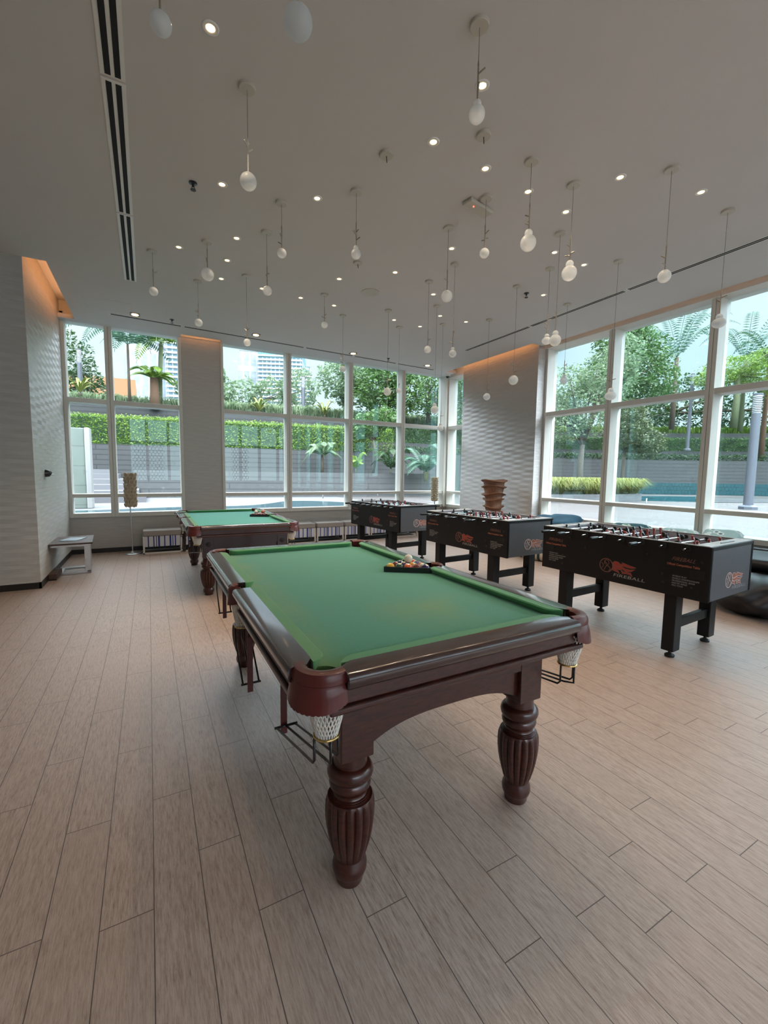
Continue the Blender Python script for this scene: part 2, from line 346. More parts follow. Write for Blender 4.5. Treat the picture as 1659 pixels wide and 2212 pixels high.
# ------------------------------------------------------------------ geometry helpers
class MB:
    def __init__(s): s.v = []; s.f = []
    def add(s, v, f):
        o = len(s.v); s.v += [tuple(p) for p in v]; s.f += [tuple(i + o for i in q) for q in f]; return s
    def box(s, x0, x1, y0, y1, z0, z1):
        v = [(x, y, z) for z in (z0, z1) for y in (y0, y1) for x in (x0, x1)]
        return s.add(v, [(0, 2, 3, 1), (4, 5, 7, 6), (0, 1, 5, 4), (2, 6, 7, 3), (0, 4, 6, 2), (1, 3, 7, 5)])
    def cbox(s, c, sz, rz=0, ry=0, rx=0):
        m = Matrix.Translation(c) @ Matrix.Rotation(rz, 4, 'Z') @ Matrix.Rotation(ry, 4, 'Y') @ Matrix.Rotation(rx, 4, 'X')
        v = [m @ Vector((x * sz[0] / 2, y * sz[1] / 2, z * sz[2] / 2)) for z in (-1, 1) for y in (-1, 1) for x in (-1, 1)]
        return s.add(v, [(0, 2, 3, 1), (4, 5, 7, 6), (0, 1, 5, 4), (2, 6, 7, 3), (0, 4, 6, 2), (1, 3, 7, 5)])
    def tube(s, path, r, n=8, cap=True):
        P = [Vector(p) for p in path]; rr = r if isinstance(r, (list, tuple)) else [r] * len(P)
        o = len(s.v); prev = None
        for i, p in enumerate(P):
            t = (P[min(i + 1, len(P) - 1)] - P[max(i - 1, 0)]).normalized()
            if prev is None:
                a = t.orthogonal().normalized()
            else:
                a = (prev - t * prev.dot(t)).normalized() if (prev - t * prev.dot(t)).length > 1e-6 else t.orthogonal().normalized()
            prev = a; b = t.cross(a)
            for k in range(n):
                an = 2 * PI * k / n; s.v.append(tuple(p + (a * math.cos(an) + b * math.sin(an)) * rr[i]))
        for i in range(len(P) - 1):
            for k in range(n):
                s.f.append((o + i * n + k, o + i * n + (k + 1) % n, o + (i + 1) * n + (k + 1) % n, o + (i + 1) * n + k))
        if cap:
            s.f.append(tuple(o + k for k in range(n))[::-1]); s.f.append(tuple(o + (len(P) - 1) * n + k for k in range(n)))
        return s
    def lathe(s, prof, c=(0, 0, 0), n=32, mod=None, cap=True):
        o = len(s.v)
        for i, (z, r) in enumerate(prof):
            for k in range(n):
                a = 2 * PI * k / n; q = r * (mod(z, a) if mod else 1)
                s.v.append((c[0] + q * math.cos(a), c[1] + q * math.sin(a), c[2] + z))
        for i in range(len(prof) - 1):
            for k in range(n):
                s.f.append((o + i * n + k, o + i * n + (k + 1) % n, o + (i + 1) * n + (k + 1) % n, o + (i + 1) * n + k))
        if cap:
            s.f.append(tuple(o + k for k in range(n))[::-1]); s.f.append(tuple(o + (len(prof) - 1) * n + k for k in range(n)))
        return s
    def sphere(s, c, r, n=16, m=10, sq=(1, 1, 1)):
        o = len(s.v)
        s.v.append((c[0], c[1], c[2] - r * sq[2]))
        for i in range(1, m):
            ph = -PI / 2 + PI * i / m
            for k in range(n):
                a = 2 * PI * k / n
                s.v.append((c[0] + r * sq[0] * math.cos(ph) * math.cos(a), c[1] + r * sq[1] * math.cos(ph) * math.sin(a), c[2] + r * sq[2] * math.sin(ph)))
        s.v.append((c[0], c[1], c[2] + r * sq[2])); T = len(s.v) - 1
        for k in range(n): s.f.append((o, o + 1 + (k + 1) % n, o + 1 + k))
        for i in range(m - 2):
            for k in range(n):
                a = o + 1 + i * n
                s.f.append((a + k, a + (k + 1) % n, a + n + (k + 1) % n, a + n + k))
        a = o + 1 + (m - 2) * n
        for k in range(n): s.f.append((a + k, a + (k + 1) % n, T))
        return s
    def prism(s, pts, z0, z1):
        n = len(pts); v = [(x, y, z0) for x, y in pts] + [(x, y, z1) for x, y in pts]
        f = [tuple(range(n))[::-1], tuple(range(n, 2 * n))] + [(i, (i + 1) % n, n + (i + 1) % n, n + i) for i in range(n)]
        return s.add(v, f)
    def loft(s, secs, closed=True, cap=True):
        o = len(s.v); n = len(secs[0])
        for q in secs: s.v += [tuple(p) for p in q]
        for i in range(len(secs) - 1):
            for k in range(n if closed else n - 1):
                s.f.append((o + i * n + k, o + i * n + (k + 1) % n, o + (i + 1) * n + (k + 1) % n, o + (i + 1) * n + k))
        if cap: s.f.append(tuple(o + k for k in range(n))[::-1]); s.f.append(tuple(o + (len(secs) - 1) * n + k for k in range(n)))
        return s
    def build(s, name, mat, parent=None, smooth=False, bevel=0, loc=None, seg=2):
        me = bpy.data.meshes.new(name); me.from_pydata(s.v, [], s.f); me.update()
        bm = bmesh.new(); bm.from_mesh(me); bmesh.ops.recalc_face_normals(bm, faces=bm.faces); bm.to_mesh(me); bm.free()
        me.materials.append(M[mat] if isinstance(mat, str) else mat)
        o = bpy.data.objects.new(name, me); C.objects.link(o)
        if parent: o.parent = parent
        if loc: o.location = loc
        if smooth:
            for p in me.polygons: p.use_smooth = True
            if smooth == 'auto': me.set_sharp_from_angle(angle=math.radians(38))
        if bevel:
            b = o.modifiers.new('bevel', 'BEVEL'); b.width = bevel; b.segments = seg; b.limit_method = 'ANGLE'; b.angle_limit = math.radians(40)
        return o
def empty(name, loc, rz=0):
    o = bpy.data.objects.new(name, None); C.objects.link(o); o.location = loc; o.rotation_euler = (0, 0, rz); o.empty_display_size = .1; return o
def tag(o, label, cat, group=None, kind=None):
    o['label'] = label; o['category'] = cat
    if group: o['group'] = group
    if kind: o['kind'] = kind
    return o
def struct(o): o['kind'] = 'structure'; return o
def copy_tree(o, parent=None):
    c = o.copy(); C.objects.link(c)
    if parent: c.parent = parent
    for ch in list(o.children): copy_tree(ch, c)
    return c

# ------------------------------------------------------------------ room shell
CZ = 3.76; XW, YW = 6.45, 8.66
struct(MB().box(-3.6, 7.0, -5.3, 8.9, -.12, 0).build('floor', 'wood_look_tiles'))
m = MB()
for b in ((-3.6, -.95, -5.2, 6.33), (-.95, 6.08, -5.2, 8.42), (-.95, .56, 8.42, 8.62), (1.23, 6.08, 8.42, 8.62), (-1.165, -.95, 8.48, 8.62), (6.08, 6.34, -5.2, 5.68), (6.08, 6.36, 8.22, 8.62)):
    m.box(*b, CZ, CZ + .07)
struct(m.build('ceiling', 'ceiling_paint'))
struct(MB().box(-3.8, 7.1, -5.4, 9.1, 4.06, 4.3).build('trim_roof_soffit', 'ceiling_paint'))
# left block
struct(MB().box(-3.6, -1.165, 6.33, 8.9, 0, 4.06).build('wall_left', 'wave_tiles'))
struct(MB().box(-3.8, -3.6, -5.4, 8.9, 0, 4.06).build('wall_far_left', 'ceiling_paint'))
struct(MB().box(-3.6, -1.158, 6.322, 6.34, 0, .075).box(-1.18, -1.157, 6.322, 8.66, 0, .075).build('baseboard_left', 'dark_base'))
# back wall below the windows and the clad column
struct(MB().box(-1.165, 6.7, 8.66, 8.9, 0, .61).box(.565, 1.225, 8.64, 8.9, .61, 4.06).build('wall_back', 'line_tiles'))
struct(MB().box(-1.165, 6.45, 8.648, 8.67, 0, .075).build('baseboard_back', 'dark_base'))
struct(MB().box(6.46, 6.72, -5.2, 8.66, 0, .61).build('wall_right', 'line_tiles'))
struct(MB().box(6.45, 6.47, -5.2, 8.66, 0, .075).build('baseboard_right', 'dark_base'))
struct(MB().box(6.25, 6.75, 5.68, 7.80, 0, 4.06).build('wall_right_pillar', 'wave_tiles'))
struct(MB().box(-1.165, 6.9, 8.62, 8.9, 3.78, 4.06).box(6.40, 6.75, -5.2, 8.62, 3.71, 4.06).build('trim_window_head', 'white_frame'))

def window(name, axis, a0, a1, mull, side, pw=.04):
    """frame of uprights and transoms, with the glass panes as parts; axis 'x' = back wall, 'y' = right wall"""
    d0, d1 = (8.62, 8.86) if axis == 'x' else (6.44, 6.70)
    fr = MB()
    def bx(p0, p1, z0, z1, e=0, q=0):
        if axis == 'x': fr.box(p0, p1, d0 + e, d1 - q, z0, z1)
        else: fr.box(d0 + e, d1 - q, p0, p1, z0, z1)
    for p in mull:
        bx(p - .052, p - .004, .61, 3.9); bx(p + .004, p + .052, .61, 3.9); bx(p - .006, p + .006, .61, 3.9, .012)
    bx(a0, a0 + .05, .61, 3.9); bx(a1 - .05, a1, .61, 3.9)
    for z0, z1 in ((.61, .68), (.945, 1.005), (2.50, 2.575)): bx(a0, a1, z0, z1, .006, .02)
    o = struct(fr.build(name, 'white_frame', bevel=.004))
    edges = [a0 + .05] + [x for p in mull for x in (p - .05, p + .05)] + [a1 - .05]
    g = d1 - .09
    for i in range(0, len(edges), 2):
        for z0, z1 in ((.675, .95), (1.0, 2.505), (2.57, 3.80)):
            mb = MB()
            if axis == 'x': mb.box(edges[i], edges[i + 1], g, g + .008, z0, z1)
            else: mb.box(g, g + .008, edges[i], edges[i + 1], z0, z1)
            mb.build('pane', 'pane_glass', o)
    return o
window('window_1', 'x', -1.165, .565, [-.53], 1)
window('window_2', 'x', 1.225, 6.44, [2.515, 3.87, 5.195], 1)
window('window_3', 'y', 7.80, 8.62, [], 1)
window('window_4', 'y', -5.1, 5.68, [4.40, 2.99, 1.58, .17, -1.24, -2.65, -4.0], 1)
struct(MB().box(6.36, 6.70, 8.60, 8.90, .61, 3.9).build('trim_corner_post', 'white_frame', bevel=.006))
# rear glazed wall behind the photographer (seen only as reflections)
fr = MB(); xs = [-.75, -.03, .85, 2.0, 3.1, 4.1, 5.05, 6.0]
for x in xs: fr.box(x - .06, x + .06, -5.3, -5.12, 0, 3.85)
fr.box(-3.6, 6.7, -5.3, -5.12, 2.6, 2.72).box(-3.6, 6.7, -5.3, -5.12, .0, .95).box(-3.6, 6.7, -5.3, -5.12, 3.7, 4.06).box(-3.6, -.75, -5.3, -5.12, 0, 4.06)
struct(fr.build('window_5', 'black_metal'))
hx = MB()
def hexring(cx, cz, r, y):
    for k in range(6):
        a, b = PI / 3 * k + PI / 6, PI / 3 * (k + 1) + PI / 6
        p = [(cx + r * math.cos(t) * q, y, cz + r * math.sin(t) * q) for t in (a, b) for q in (.84, 1.0)]
        hx.add(p, [(0, 1, 3, 2)])
for bx0, bx1 in ((-.6, .6), (3.7, 4.4)):
    z = .98
    r = .085; row = 0
    while z < 2.58:
        x = bx0 + (r * .87 if row % 2 else 0)
        while x < bx1: hexring(x, z, r, -4.9); x += r * 1.74
        z += r * 1.5; row += 1
o = hx.build('lattice_screen', 'dark_base'); tag(o, 'dark hexagonal lattice screen, seen mirrored in the window glass', 'screen')
sol = o.modifiers.new('s', 'SOLIDIFY'); sol.thickness = .03
# cove strips
for nm, b in (('trim_cove_light_left', (-.94, -.90, 6.4, 8.35)), ('trim_cove_light_right', (6.02, 6.06, 5.75, 8.1))):
    struct(MB().box(*b, CZ + .075, CZ + .095).build(nm, 'cove_glow'))
struct(MB().box(.6, 1.2, 8.36, 8.40, CZ + .075, CZ + .095).build('trim_cove_light_back', 'cove_glow'))
struct(MB().box(6.28, 6.30, -4.5, 5.6, CZ + .075, CZ + .085).build('trim_cove_light_window', 'cove_glow'))

# ------------------------------------------------------------------ ceiling fittings
def diffuser(name, pts, wid, label, group, secs, gap=.012, slots=2):
    """linear slot diffuser running through pts = ((x0,y0),(x1,y1)), split in sections"""
    (x0, y0), (x1, y1) = pts; L = math.hypot(x1 - x0, y1 - y0); a = math.atan2(y1 - y0, x1 - x0)
    t = empty(name, (x0, y0, CZ), a); tag(t, label, 'air vent', group)
    edges = [0] + secs + [L]
    for i in range(len(edges) - 1):
        s0, s1 = edges[i] + gap, edges[i + 1] - gap
        fr = MB(); w = wid / 2; sw = wid * .24
        fr.box(s0, s1, -w, w, -.004, .0)
        fo = fr.build('frame', 'white_plastic', t)
        bl = MB()
        for c in (-wid * .2, wid * .2): bl.box(s0 + .015, s1 - .015, c - sw / 2, c + sw / 2, -.0062, -.0035)
        bl.build('slot', 'black_slot', t)
    return t
diffuser('slot_diffuser', ((-.11, 1.6), (-.125, 6.42)), .13, 'wide white twin slot air diffuser over the left side, pointing at the camera', 'slot air diffusers', [1.66, 3.22])
diffuser('slot_diffuser', ((-.46, 7.89), (5.74, 8.20)), .07, 'long thin slot air diffuser along the back windows', 'slot air diffusers', [1.02, 3.12, 4.15, 5.19])
diffuser('slot_diffuser', ((5.36, .4), (5.35, 6.65)), .085, 'long twin slot air diffuser along the right-hand windows', 'slot air diffusers', [1.6, 3.1, 4.66])

dl = [(0.36, 2.65, 'recessed warm downlight nearest the camera, between the two cut-off pendants'),
 (1.84, 2.20, 'recessed warm downlight just behind the stem of the near centre pendant'),
 (1.84, 2.71, 'recessed warm downlight beside the blank ceiling rose left of centre'),
 (2.34, 2.73, 'recessed warm downlight below the blank ceiling rose near the top'),
 (2.83, 2.76, 'recessed warm downlight crossed by the cord of the double globe pendant with crossed twigs'),
 (3.33, 2.79, 'recessed warm downlight left of the second big double globe pendant cord'),
 (3.32, 2.28, 'recessed warm downlight alone to the upper right, left of the long cord pendant'),
 (4.06, 2.06, 'recessed warm downlight furthest to the right of the ceiling'),
 (0.60, 3.94, 'recessed warm downlight just right of the sprinkler on the left'),
 (1.34, 3.72, 'recessed warm downlight alone between the near left pendant and the centre pendants'),
 (0.35, 5.22, 'recessed warm downlight between the two leftmost pendants'),
 (0.85, 4.73, 'recessed warm downlight upper of the three beside the large left globe'),
 (0.84, 5.26, 'recessed warm downlight middle of the three beside the large left globe'),
 (0.85, 5.78, 'recessed warm downlight lowest of the three beside the large left globe'),
 (1.35, 5.81, 'recessed warm downlight touching the globe of the pendant with spread twigs at left'),
 (1.87, 5.84, 'recessed warm downlight left of the short twig pendant over the far table'),
 (2.10, 5.05, 'recessed warm downlight left of the round ceiling speaker'),
 (2.36, 5.86, 'recessed warm downlight right of the short twig pendant over the far table'),
 (2.60, 4.56, 'recessed warm downlight above and right of the round ceiling speaker'),
 (2.84, 3.80, 'recessed warm downlight right of the cord of the big round centre globe'),
 (3.82, 3.32, 'recessed warm downlight beside the cord of the tallest double globe pendant'),
 (4.32, 3.34, 'recessed warm downlight alone right of the big double globe pendant'),
 (3.34, 4.84, 'recessed warm downlight below and left of the big round centre globe'),
 (3.37, 5.92, 'recessed warm downlight between two long cords over the far football table'),
 (3.87, 5.42, 'recessed warm downlight right of the long cord of the frosted double globe'),
 (3.87, 5.96, 'recessed warm downlight in the farthest row, third from the right'),
 (4.36, 5.42, 'recessed warm downlight left of the pendant in front of the stone pillar'),
 (4.58, 4.13, 'recessed warm downlight right of the black sprinkler near the right windows')]
proto = None
for x, y, lab in dl:
    if proto is None:
        proto = empty('downlight', (x, y, CZ))
        MB().lathe([(.0, .0225), (-.004, .025), (-.005, .037), (-.003, .043), (0, .044)], n=28, cap=False).build('trim_ring', 'white_plastic', proto, smooth=True)
        MB().lathe([(-.0015, .0), (-.0015, .0235)], n=24, cap=False).build('lens', 'lens_glow', proto)
        sp = bpy.data.lights.new('downlight_beam', 'SPOT'); sp.energy = 27; sp.color = (1, .765, .54); sp.spot_size = math.radians(105); sp.spot_blend = .8; sp.shadow_soft_size = .03
        so_ = bpy.data.objects.new('beam', sp); C.objects.link(so_); so_.parent = proto; so_.location = (0, 0, -.012)
        t = proto
    else: t = copy_tree(proto); t.location = (x, y, CZ)
    tag(t, lab, 'downlight', 'round recessed ceiling downlights')
for i, (x, y, lab) in enumerate([(-.11, 7.73, 'square dark recessed spotlight at the far left, above the left window'), (1.69, 7.76, 'square dark recessed spotlight above the column beside the second window'),
        (3.6, 7.93, 'square dark recessed spotlight above the middle of the back windows'), (5.37, 7.94, 'square dark recessed spotlight nearest the far right corner')]):
    if i == 0:
        g0 = t = empty('square_spotlight', (x, y, CZ))
        MB().box(-.065, .065, -.065, .065, -.006, 0).build('housing', 'black_plastic', t, bevel=.002)
        MB().lathe([(-.007, 0), (-.012, .045), (-.006, .048)], n=20, cap=False).build('lens', 'lens_glow', t)
    else: t = copy_tree(g0); t.location = (x, y, CZ)
    tag(t, lab, 'spotlight', 'square recessed spotlights')
for i, (x, y, lab) in enumerate([(.39, 4.04, 'small grey ceiling sprinkler on the left, nearest the wide slot diffuser'), (4.35, 4.2, 'small black ceiling sprinkler near the right slot diffuser'),
        (.39, 7.69, 'small ceiling sprinkler above the left window'), (4.37, 7.89, 'small ceiling sprinkler above the right part of the back windows')]):
    if i == 0:
        s0 = t = empty('sprinkler', (x, y, CZ))
        MB().lathe([(0, .032), (-.006, .032), (-.010, .012), (-.03, .009), (-.034, .004)], n=16).build('escutcheon', 'black_metal', t, smooth='auto')
        MB().lathe([(-.052, .004), (-.054, .022), (-.057, .022), (-.058, .003)], n=14).build('deflector', 'black_metal', t)
        MB().tube([(.008, 0, -.03), (.012, 0, -.042), (.004, 0, -.054)], .0025, 6).tube([(-.008, 0, -.03), (-.012, 0, -.042), (-.004, 0, -.054)], .0025, 6).build('yoke', 'black_metal', t)
    else: t = copy_tree(s0); t.location = (x, y, CZ)
    tag(t, lab, 'sprinkler', 'ceiling sprinklers')
t = empty('ceiling_speaker', (2.6, 5.2, CZ)); tag(t, 'round cream ceiling speaker in the middle of the ceiling', 'speaker')
MB().lathe([(0, .115), (-.008, .115), (-.012, .10), (-.006, .07)], n=32).build('rim', 'canopy_cream', t, smooth='auto')
MB().lathe([(-.0065, .07), (-.011, .06), (-.011, 0.001)], n=28, cap=False).build('grille', 'canopy_cream', t)
t = empty('dome_camera', (6.26, 8.40, CZ)); tag(t, 'small white dome security camera in the far corner of the ceiling', 'camera')
MB().lathe([(0, .06), (-.03, .06), (-.045, .05)], n=24).build('housing', 'white_plastic', t, smooth='auto')
MB().sphere((0, 0, -.045), .045, 18, 12).build('dome', 'black_plastic', t, smooth=True)
t = empty('emergency_light', (2.60, 3.115, CZ), math.radians(10)); tag(t, 'flat cream rounded box with a red indicator beside a pendant rose', 'emergency light')
pts = [(.15 * math.cos(a) * (1 if abs(math.cos(a)) > .0 else 1), .06 * math.sin(a)) for a in np.linspace(0, 2 * PI, 24, endpoint=False)]
MB().box(-.15, .15, -.055, .055, -.035, 0).build('housing', 'canopy_cream', t, bevel=.012, seg=3)
MB().sphere((-.07, -.01, -.036), .006, 8, 6).build('indicator', 'red_led', t)
ap = MB()
for x0, x1, y0, y1 in ((-.72, -.15, 7.28, 7.285), (-.72, -.15, 7.72, 7.725), (-.72, -.715, 7.28, 7.72), (-.155, -.15, 7.28, 7.72), (.30, .305, 7.3, 7.75), (.78, .785, 7.3, 7.75)):
    ap.box(x0, x1, y0, y1, CZ - .001, CZ + .001)
struct(ap.build('trim_access_panel', 'canopy_cream'))

# pendants: (x, y, z of globe, globe diameter, kind, label).  kind: s single, n with neck bulb, f flattened with neck, o oval
pend = [
 (.095, 2.05, 3.16, .080, 's', 'frosted disc-like globe pendant cut off by the top edge, leftmost of the two'),
 (.57, 1.80, 3.18, .112, 's', 'larger frosted globe pendant cut off by the top edge, right of the nearest downlight'),
 (0.600, 2.914, 3.216, 0.100, 's', 'near left globe pendant with two twigs, alone above the sprinkler'),
 (1.586, 1.933, 3.321, 0.085, 'n', 'near centre globe pendant with a small neck globe, tip close to a blank rose'),
 (2.581, 2.496, 3.175, 0.116, 'n', 'double globe pendant with crossed twigs, largest right of centre'),
 (3.074, 2.513, 3.073, 0.118, 'n', 'double globe pendant with bundled twigs, just right of the one with crossed twigs'),
 (3.566, 2.028, 2.975, 0.094, 's', 'single globe pendant hanging across the right slot diffuser'),
 (4.537, 2.073, 2.805, 0.110, 'f', 'flattened globe pendant furthest right, in front of the window upright'),
 (1.592, 3.465, 3.258, 0.082, 'n', 'small double globe pendant overlapping a blank rose near the ceiling centre'),
 (1.088, 3.928, 3.336, 0.080, 's', 'small globe pendant with short twig, right of the wide-spread twig pendant'),
 (1.088, 4.467, 3.208, 0.090, 's', 'globe pendant with spread twigs touching a lit downlight at left'),
 (0.596, 4.950, 3.436, 0.124, 's', 'large round globe pendant with knotted twigs on the left'),
 (0.106, 5.451, 3.341, 0.090, 's', 'leftmost hanging globe pendant, beside the end of the wide diffuser'),
 (0.604, 5.991, 3.258, 0.092, 's', 'pale globe pendant hanging against the ceiling above the back diffuser, left'),
 (1.100, 5.538, 2.980, 0.085, 's', 'small globe pendant whose tip meets the back diffuser by a square spotlight'),
 (2.579, 3.509, 3.130, 0.107, 's', 'big round centre globe pendant with twisted twigs'),
 (2.583, 2.992, 3.310, 0.080, 's', 'globe pendant hung from the rose over the emergency light'),
 (3.076, 4.046, 2.785, 0.085, 'n', 'small double globe pendant on a long cord, right of the big centre globe'),
 (3.073, 4.550, 2.950, 0.086, 's', 'small globe pendant left of the double globe on a long cord'),
 (3.569, 3.044, 2.753, 0.110, 'n', 'tall double globe pendant beside the pillar top, right of a pair'),
 (4.060, 3.582, 2.961, 0.106, 'f', 'flattened globe pendant at the pillar top, left of a pair'),
 (5.101, 4.170, 2.737, 0.100, 'n', 'double globe pendant in the first pane of the right window'),
 (4.569, 3.098, 2.319, 0.120, 'f', 'low flattened globe pendant at the crossing of the right window frame'),
 (4.086, 4.104, 2.616, 0.117, 's', 'round globe pendant in front of the stone pillar, upper one'),
 (4.597, 5.161, 2.613, 0.105, 's', 'round globe pendant in front of the stone pillar, lower one'),
 (2.107, 5.569, 3.368, 0.085, 's', 'small globe pendant with short twig between two downlights over the far table'),
 (2.619, 6.144, 2.978, 0.090, 's', 'small globe pendant against the tree in the upper second pane'),
 (3.102, 5.619, 2.610, 0.115, 's', 'globe pendant before the trees, left of a smaller one by a window upright'),
 (3.603, 6.150, 2.758, 0.083, 's', 'smaller globe pendant before the trees, touching a window upright'),
 (3.610, 5.135, 2.333, 0.112, 'n', 'double globe pendant before the last wide pane of the back window'),
 (4.121, 5.686, 2.150, 0.096, 'n', 'lowest double globe pendant crossing the transom near the far corner')]
def twigs(mb, top, bot, seed):
    r2 = random.Random(seed); mb.tube([(0, 0, top), (0, 0, bot)], .0045, 7)
    mb.tube([(0, 0, top + .03), (0, 0, top)], [.002, .006], 6)
    for k in range(2 + seed % 3):
        z = bot + (top - bot) * r2.uniform(.25, .9); a = r2.uniform(0, 2 * PI); l = r2.uniform(.03, .05)
        mb.tube([(0, 0, z), (l * math.cos(a), l * math.sin(a), z + l * r2.uniform(.2, .7))], .0045, 6)
for i, (x, y, z, d, k, lab) in enumerate(pend):
    t = empty('globe_pendant', (x, y, CZ)); tag(t, lab, 'pendant lamp', 'frosted globe pendants')
    MB().lathe([(0, .050), (-.016, .050), (-.019, .047)], n=28).build('ceiling_rose', 'canopy_cream', t, smooth='auto')
    zb = z - CZ; r = d / 2; nr = r * .52
    ztop = zb + r * (1.0 if k == 's' else 1.62)
    st = ztop + .17
    MB().tube([(0, 0, -.018), (0, 0, st)], .0016, 5).build('cord', 'cord', t)
    mb = MB(); twigs(mb, st, ztop - r * .25, i + 3); mb.build('twig_stem', 'twig_metal' if i != 2 else 'canopy_cream', t)
    sq = (1, 1, .78) if k == 'f' else (1, 1, 1)
    MB().sphere((0, 0, zb), r, 24, 16, sq).build('globe', 'frosted_glass', t, smooth=True)
    if k != 's': MB().sphere((0, 0, zb + r * (1.18 if k == 'n' else .95)), nr, 18, 12).build('neck_globe', 'frosted_glass', t, smooth=True)
for x, y, lab in ((1.607, 2.974, 'blank ceiling rose with a cord stub, left of two near the top'), (2.102, 2.482, 'blank ceiling rose with a cord stub under the near centre pendant'),
                  (2.122, 4.567, 'blank ceiling rose half hidden behind the small double globe')):
    t = empty('ceiling_rose', (x, y, CZ)); tag(t, lab, 'ceiling rose', 'blank ceiling roses')
    MB().lathe([(0, .050), (-.016, .050), (-.019, .047)], n=28).build('plate', 'canopy_cream', t, smooth='auto')
    MB().tube([(0, 0, -.018), (.004, 0, -.06)], .004, 6).build('cord_stub', 'cord', t)

# ------------------------------------------------------------------ pool tables
def arc(c, r, a0, a1, n): return [(c[0] + r * math.cos(a0 + (a1 - a0) * i / n), c[1] + r * math.sin(a0 + (a1 - a0) * i / n)) for i in range(n + 1)]
HX, HY, IX, IY = .640, 1.125, .556, 1.035
def pool_table(cx, cy, top, bed, label, kind, legs, cloth, cushm, lean=0):
    t = empty('pool_table', (cx, cy, 0), 0); tag(t, label, 'pool table', 'pool tables')
    Z = top; Fz = Z - .036
    # bed cloth with pocket cut-outs
    ch = .52, 1.0
    pc = [(-IX + .024, -IY + .022), (IX - .024, -IY + .022), (IX - .024, IY - .022), (-IX + .024, IY - .022)]
    R = .054; bx, by = IX - .005, IY - .005
    pts = []
    pts += arc(pc[0], R, math.radians(115), math.radians(-25), 10)
    pts += arc(pc[1], R, math.radians(205), math.radians(65), 10)
    pts += arc((IX + .03, 0), .052, math.radians(215), math.radians(145), 8)
    pts += arc(pc[2], R, math.radians(295), math.radians(155), 10)
    pts += arc(pc[3], R, math.radians(25), math.radians(-115), 10)
    pts += arc((-IX - .03, 0), .052, math.radians(35), math.radians(-35), 8)
    MB().prism(pts, Fz - .03, Fz).build('playing_cloth', bed, t)
    MB().prism([(x * .985, y * .99) for x, y in pts], Fz - .075, Fz - .031).build('slate_bed', 'dark_base', t)
    # rails and cushions
    def sweep(a, b, prof_fn, frame):
        L = b - a; ss = [0, .006, .014, .026, .042, .06]
        ts = [a + q for q in ss] + [a + .06 + (L - .12) * k / 4 for k in range(1, 4)] + [b - q for q in reversed(ss)]
        return [[frame(s, d, z) for d, z in prof_fn(min(s - a, b - s), s - a < b - s)] for s in ts]
    def railprof(W, corner_a, corner_b):
        def fn(q, isa):
            ch_ = .026 * max(0, 1 - q / .04) if (corner_a if isa else corner_b) else 0
            return [(ch_, Z), (W - .018, Z), (W - .006, Z - .004), (W, Z - .013), (W + .001, Z - .026), (W - .003, Z - .040), (W - .012, Z - .050), (0, Z - .050), (ch_, Z - .03)]
        return fn
    def cushprof(corner_a, corner_b):
        def fn(q, isa):
            Lr = .060 if (corner_a if isa else corner_b) else .035
            w = .047 * (1 - max(0, 1 - q / Lr) ** 2.2) + .001
            return [(.002, Z - .001), (-w * .9, Z - .002), (-w, Z - .007), (-w * .55, Fz + .001), (.002, Fz + .001)]
        return fn
    yc = 1.003; xc = .497
    for sx in (-1, 1):
        for a, b, ca, cb in ((-yc, -.055, True, False), (.055, yc, False, True)):
            fr = lambda s, d, z, sx=sx: (sx * (IX + d), s, z)
            MB().loft(sweep(a, b, railprof(HX - IX, ca, cb), fr)).build('rail', 'mahogany_rail', t, smooth='auto')
            MB().loft(sweep(a + (.012 if ca else -.01), b + (-.012 if cb else .01), cushprof(ca, cb), fr)).build('cushion', cushm, t, smooth='auto')
    for sy in (-1, 1):
        fr = lambda s, d, z, sy=sy: (s, sy * (IY + d), z)
        MB().loft(sweep(-xc, xc, railprof(HY - IY, True, True), fr)).build('rail', 'mahogany_rail', t, smooth='auto')
        MB().loft(sweep(-xc + .012, xc - .012, cushprof(True, True), fr)).build('cushion', cushm, t, smooth='auto')
    # fascia, bead and frame
    fa = MB()
    for q, z0, z1 in ((.030, Z - .105, Z - .045), (.018, Z - .126, Z - .104)):
        X, Y = HX - q, HY - q; k = .055
        e = .075
        for sx in (-1, 1): fa.box(sx * X, sx * (X - .025), -Y + e + .03, -.05, z0, z1).box(sx * X, sx * (X - .025), .05, Y - e - .03, z0, z1)
        for sy in (-1, 1): fa.box(-X + e, X - e, sy * Y, sy * (Y - .025), z0, z1)
    fa.build('fascia_moulding', 'mahogany', t, bevel=.007, seg=3)
    AX, AY = .50, .985
    MB().box(-AX - .06, AX + .06, -AY - .06, AY + .06, Z - .15, Z - .118).box(-AX, AX, -AY, AY, Z - .17, Z - .08).build('sub_frame', 'mahogany', t)
    zt, zl, zg, zm = Z - .12, Z - .35, Z - .232, Z - .305
    def apron(along, plane, sgn, half):
        n = 28; top_ = []; bot = []
        for i in range(n + 1):
            s = -half + 2 * half * i / n; q = half - abs(s)
            if kind == 'arch':
                z = zl + .058 * (1 - min(1, abs(s) / (half - .06)) ** 3.2)
            else: z = zl + .02
            bot.append((s, z))
        th = .03
        def fr(s, d, z): return (s, sgn * (plane - d), z) if along == 'x' else (sgn * (plane - d), s, z)
        mb = MB()
        def strip(zlo, d0):
            secs = []
            for (s, z) in bot:
                zz = max(z, zlo) if zlo else z
                secs.append([fr(s, d0, zt), fr(s, d0, zz), fr(s, th, zz), fr(s, th, zt)])
            mb.loft(secs)
        strip(zg, .0)
        strip(None, .018)
        mb.build('apron', 'mahogany' if kind == 'arch' else 'mahogany_plum', t)
    lx, (ly0, ly1) = legs
    BX = lx; BH = .06
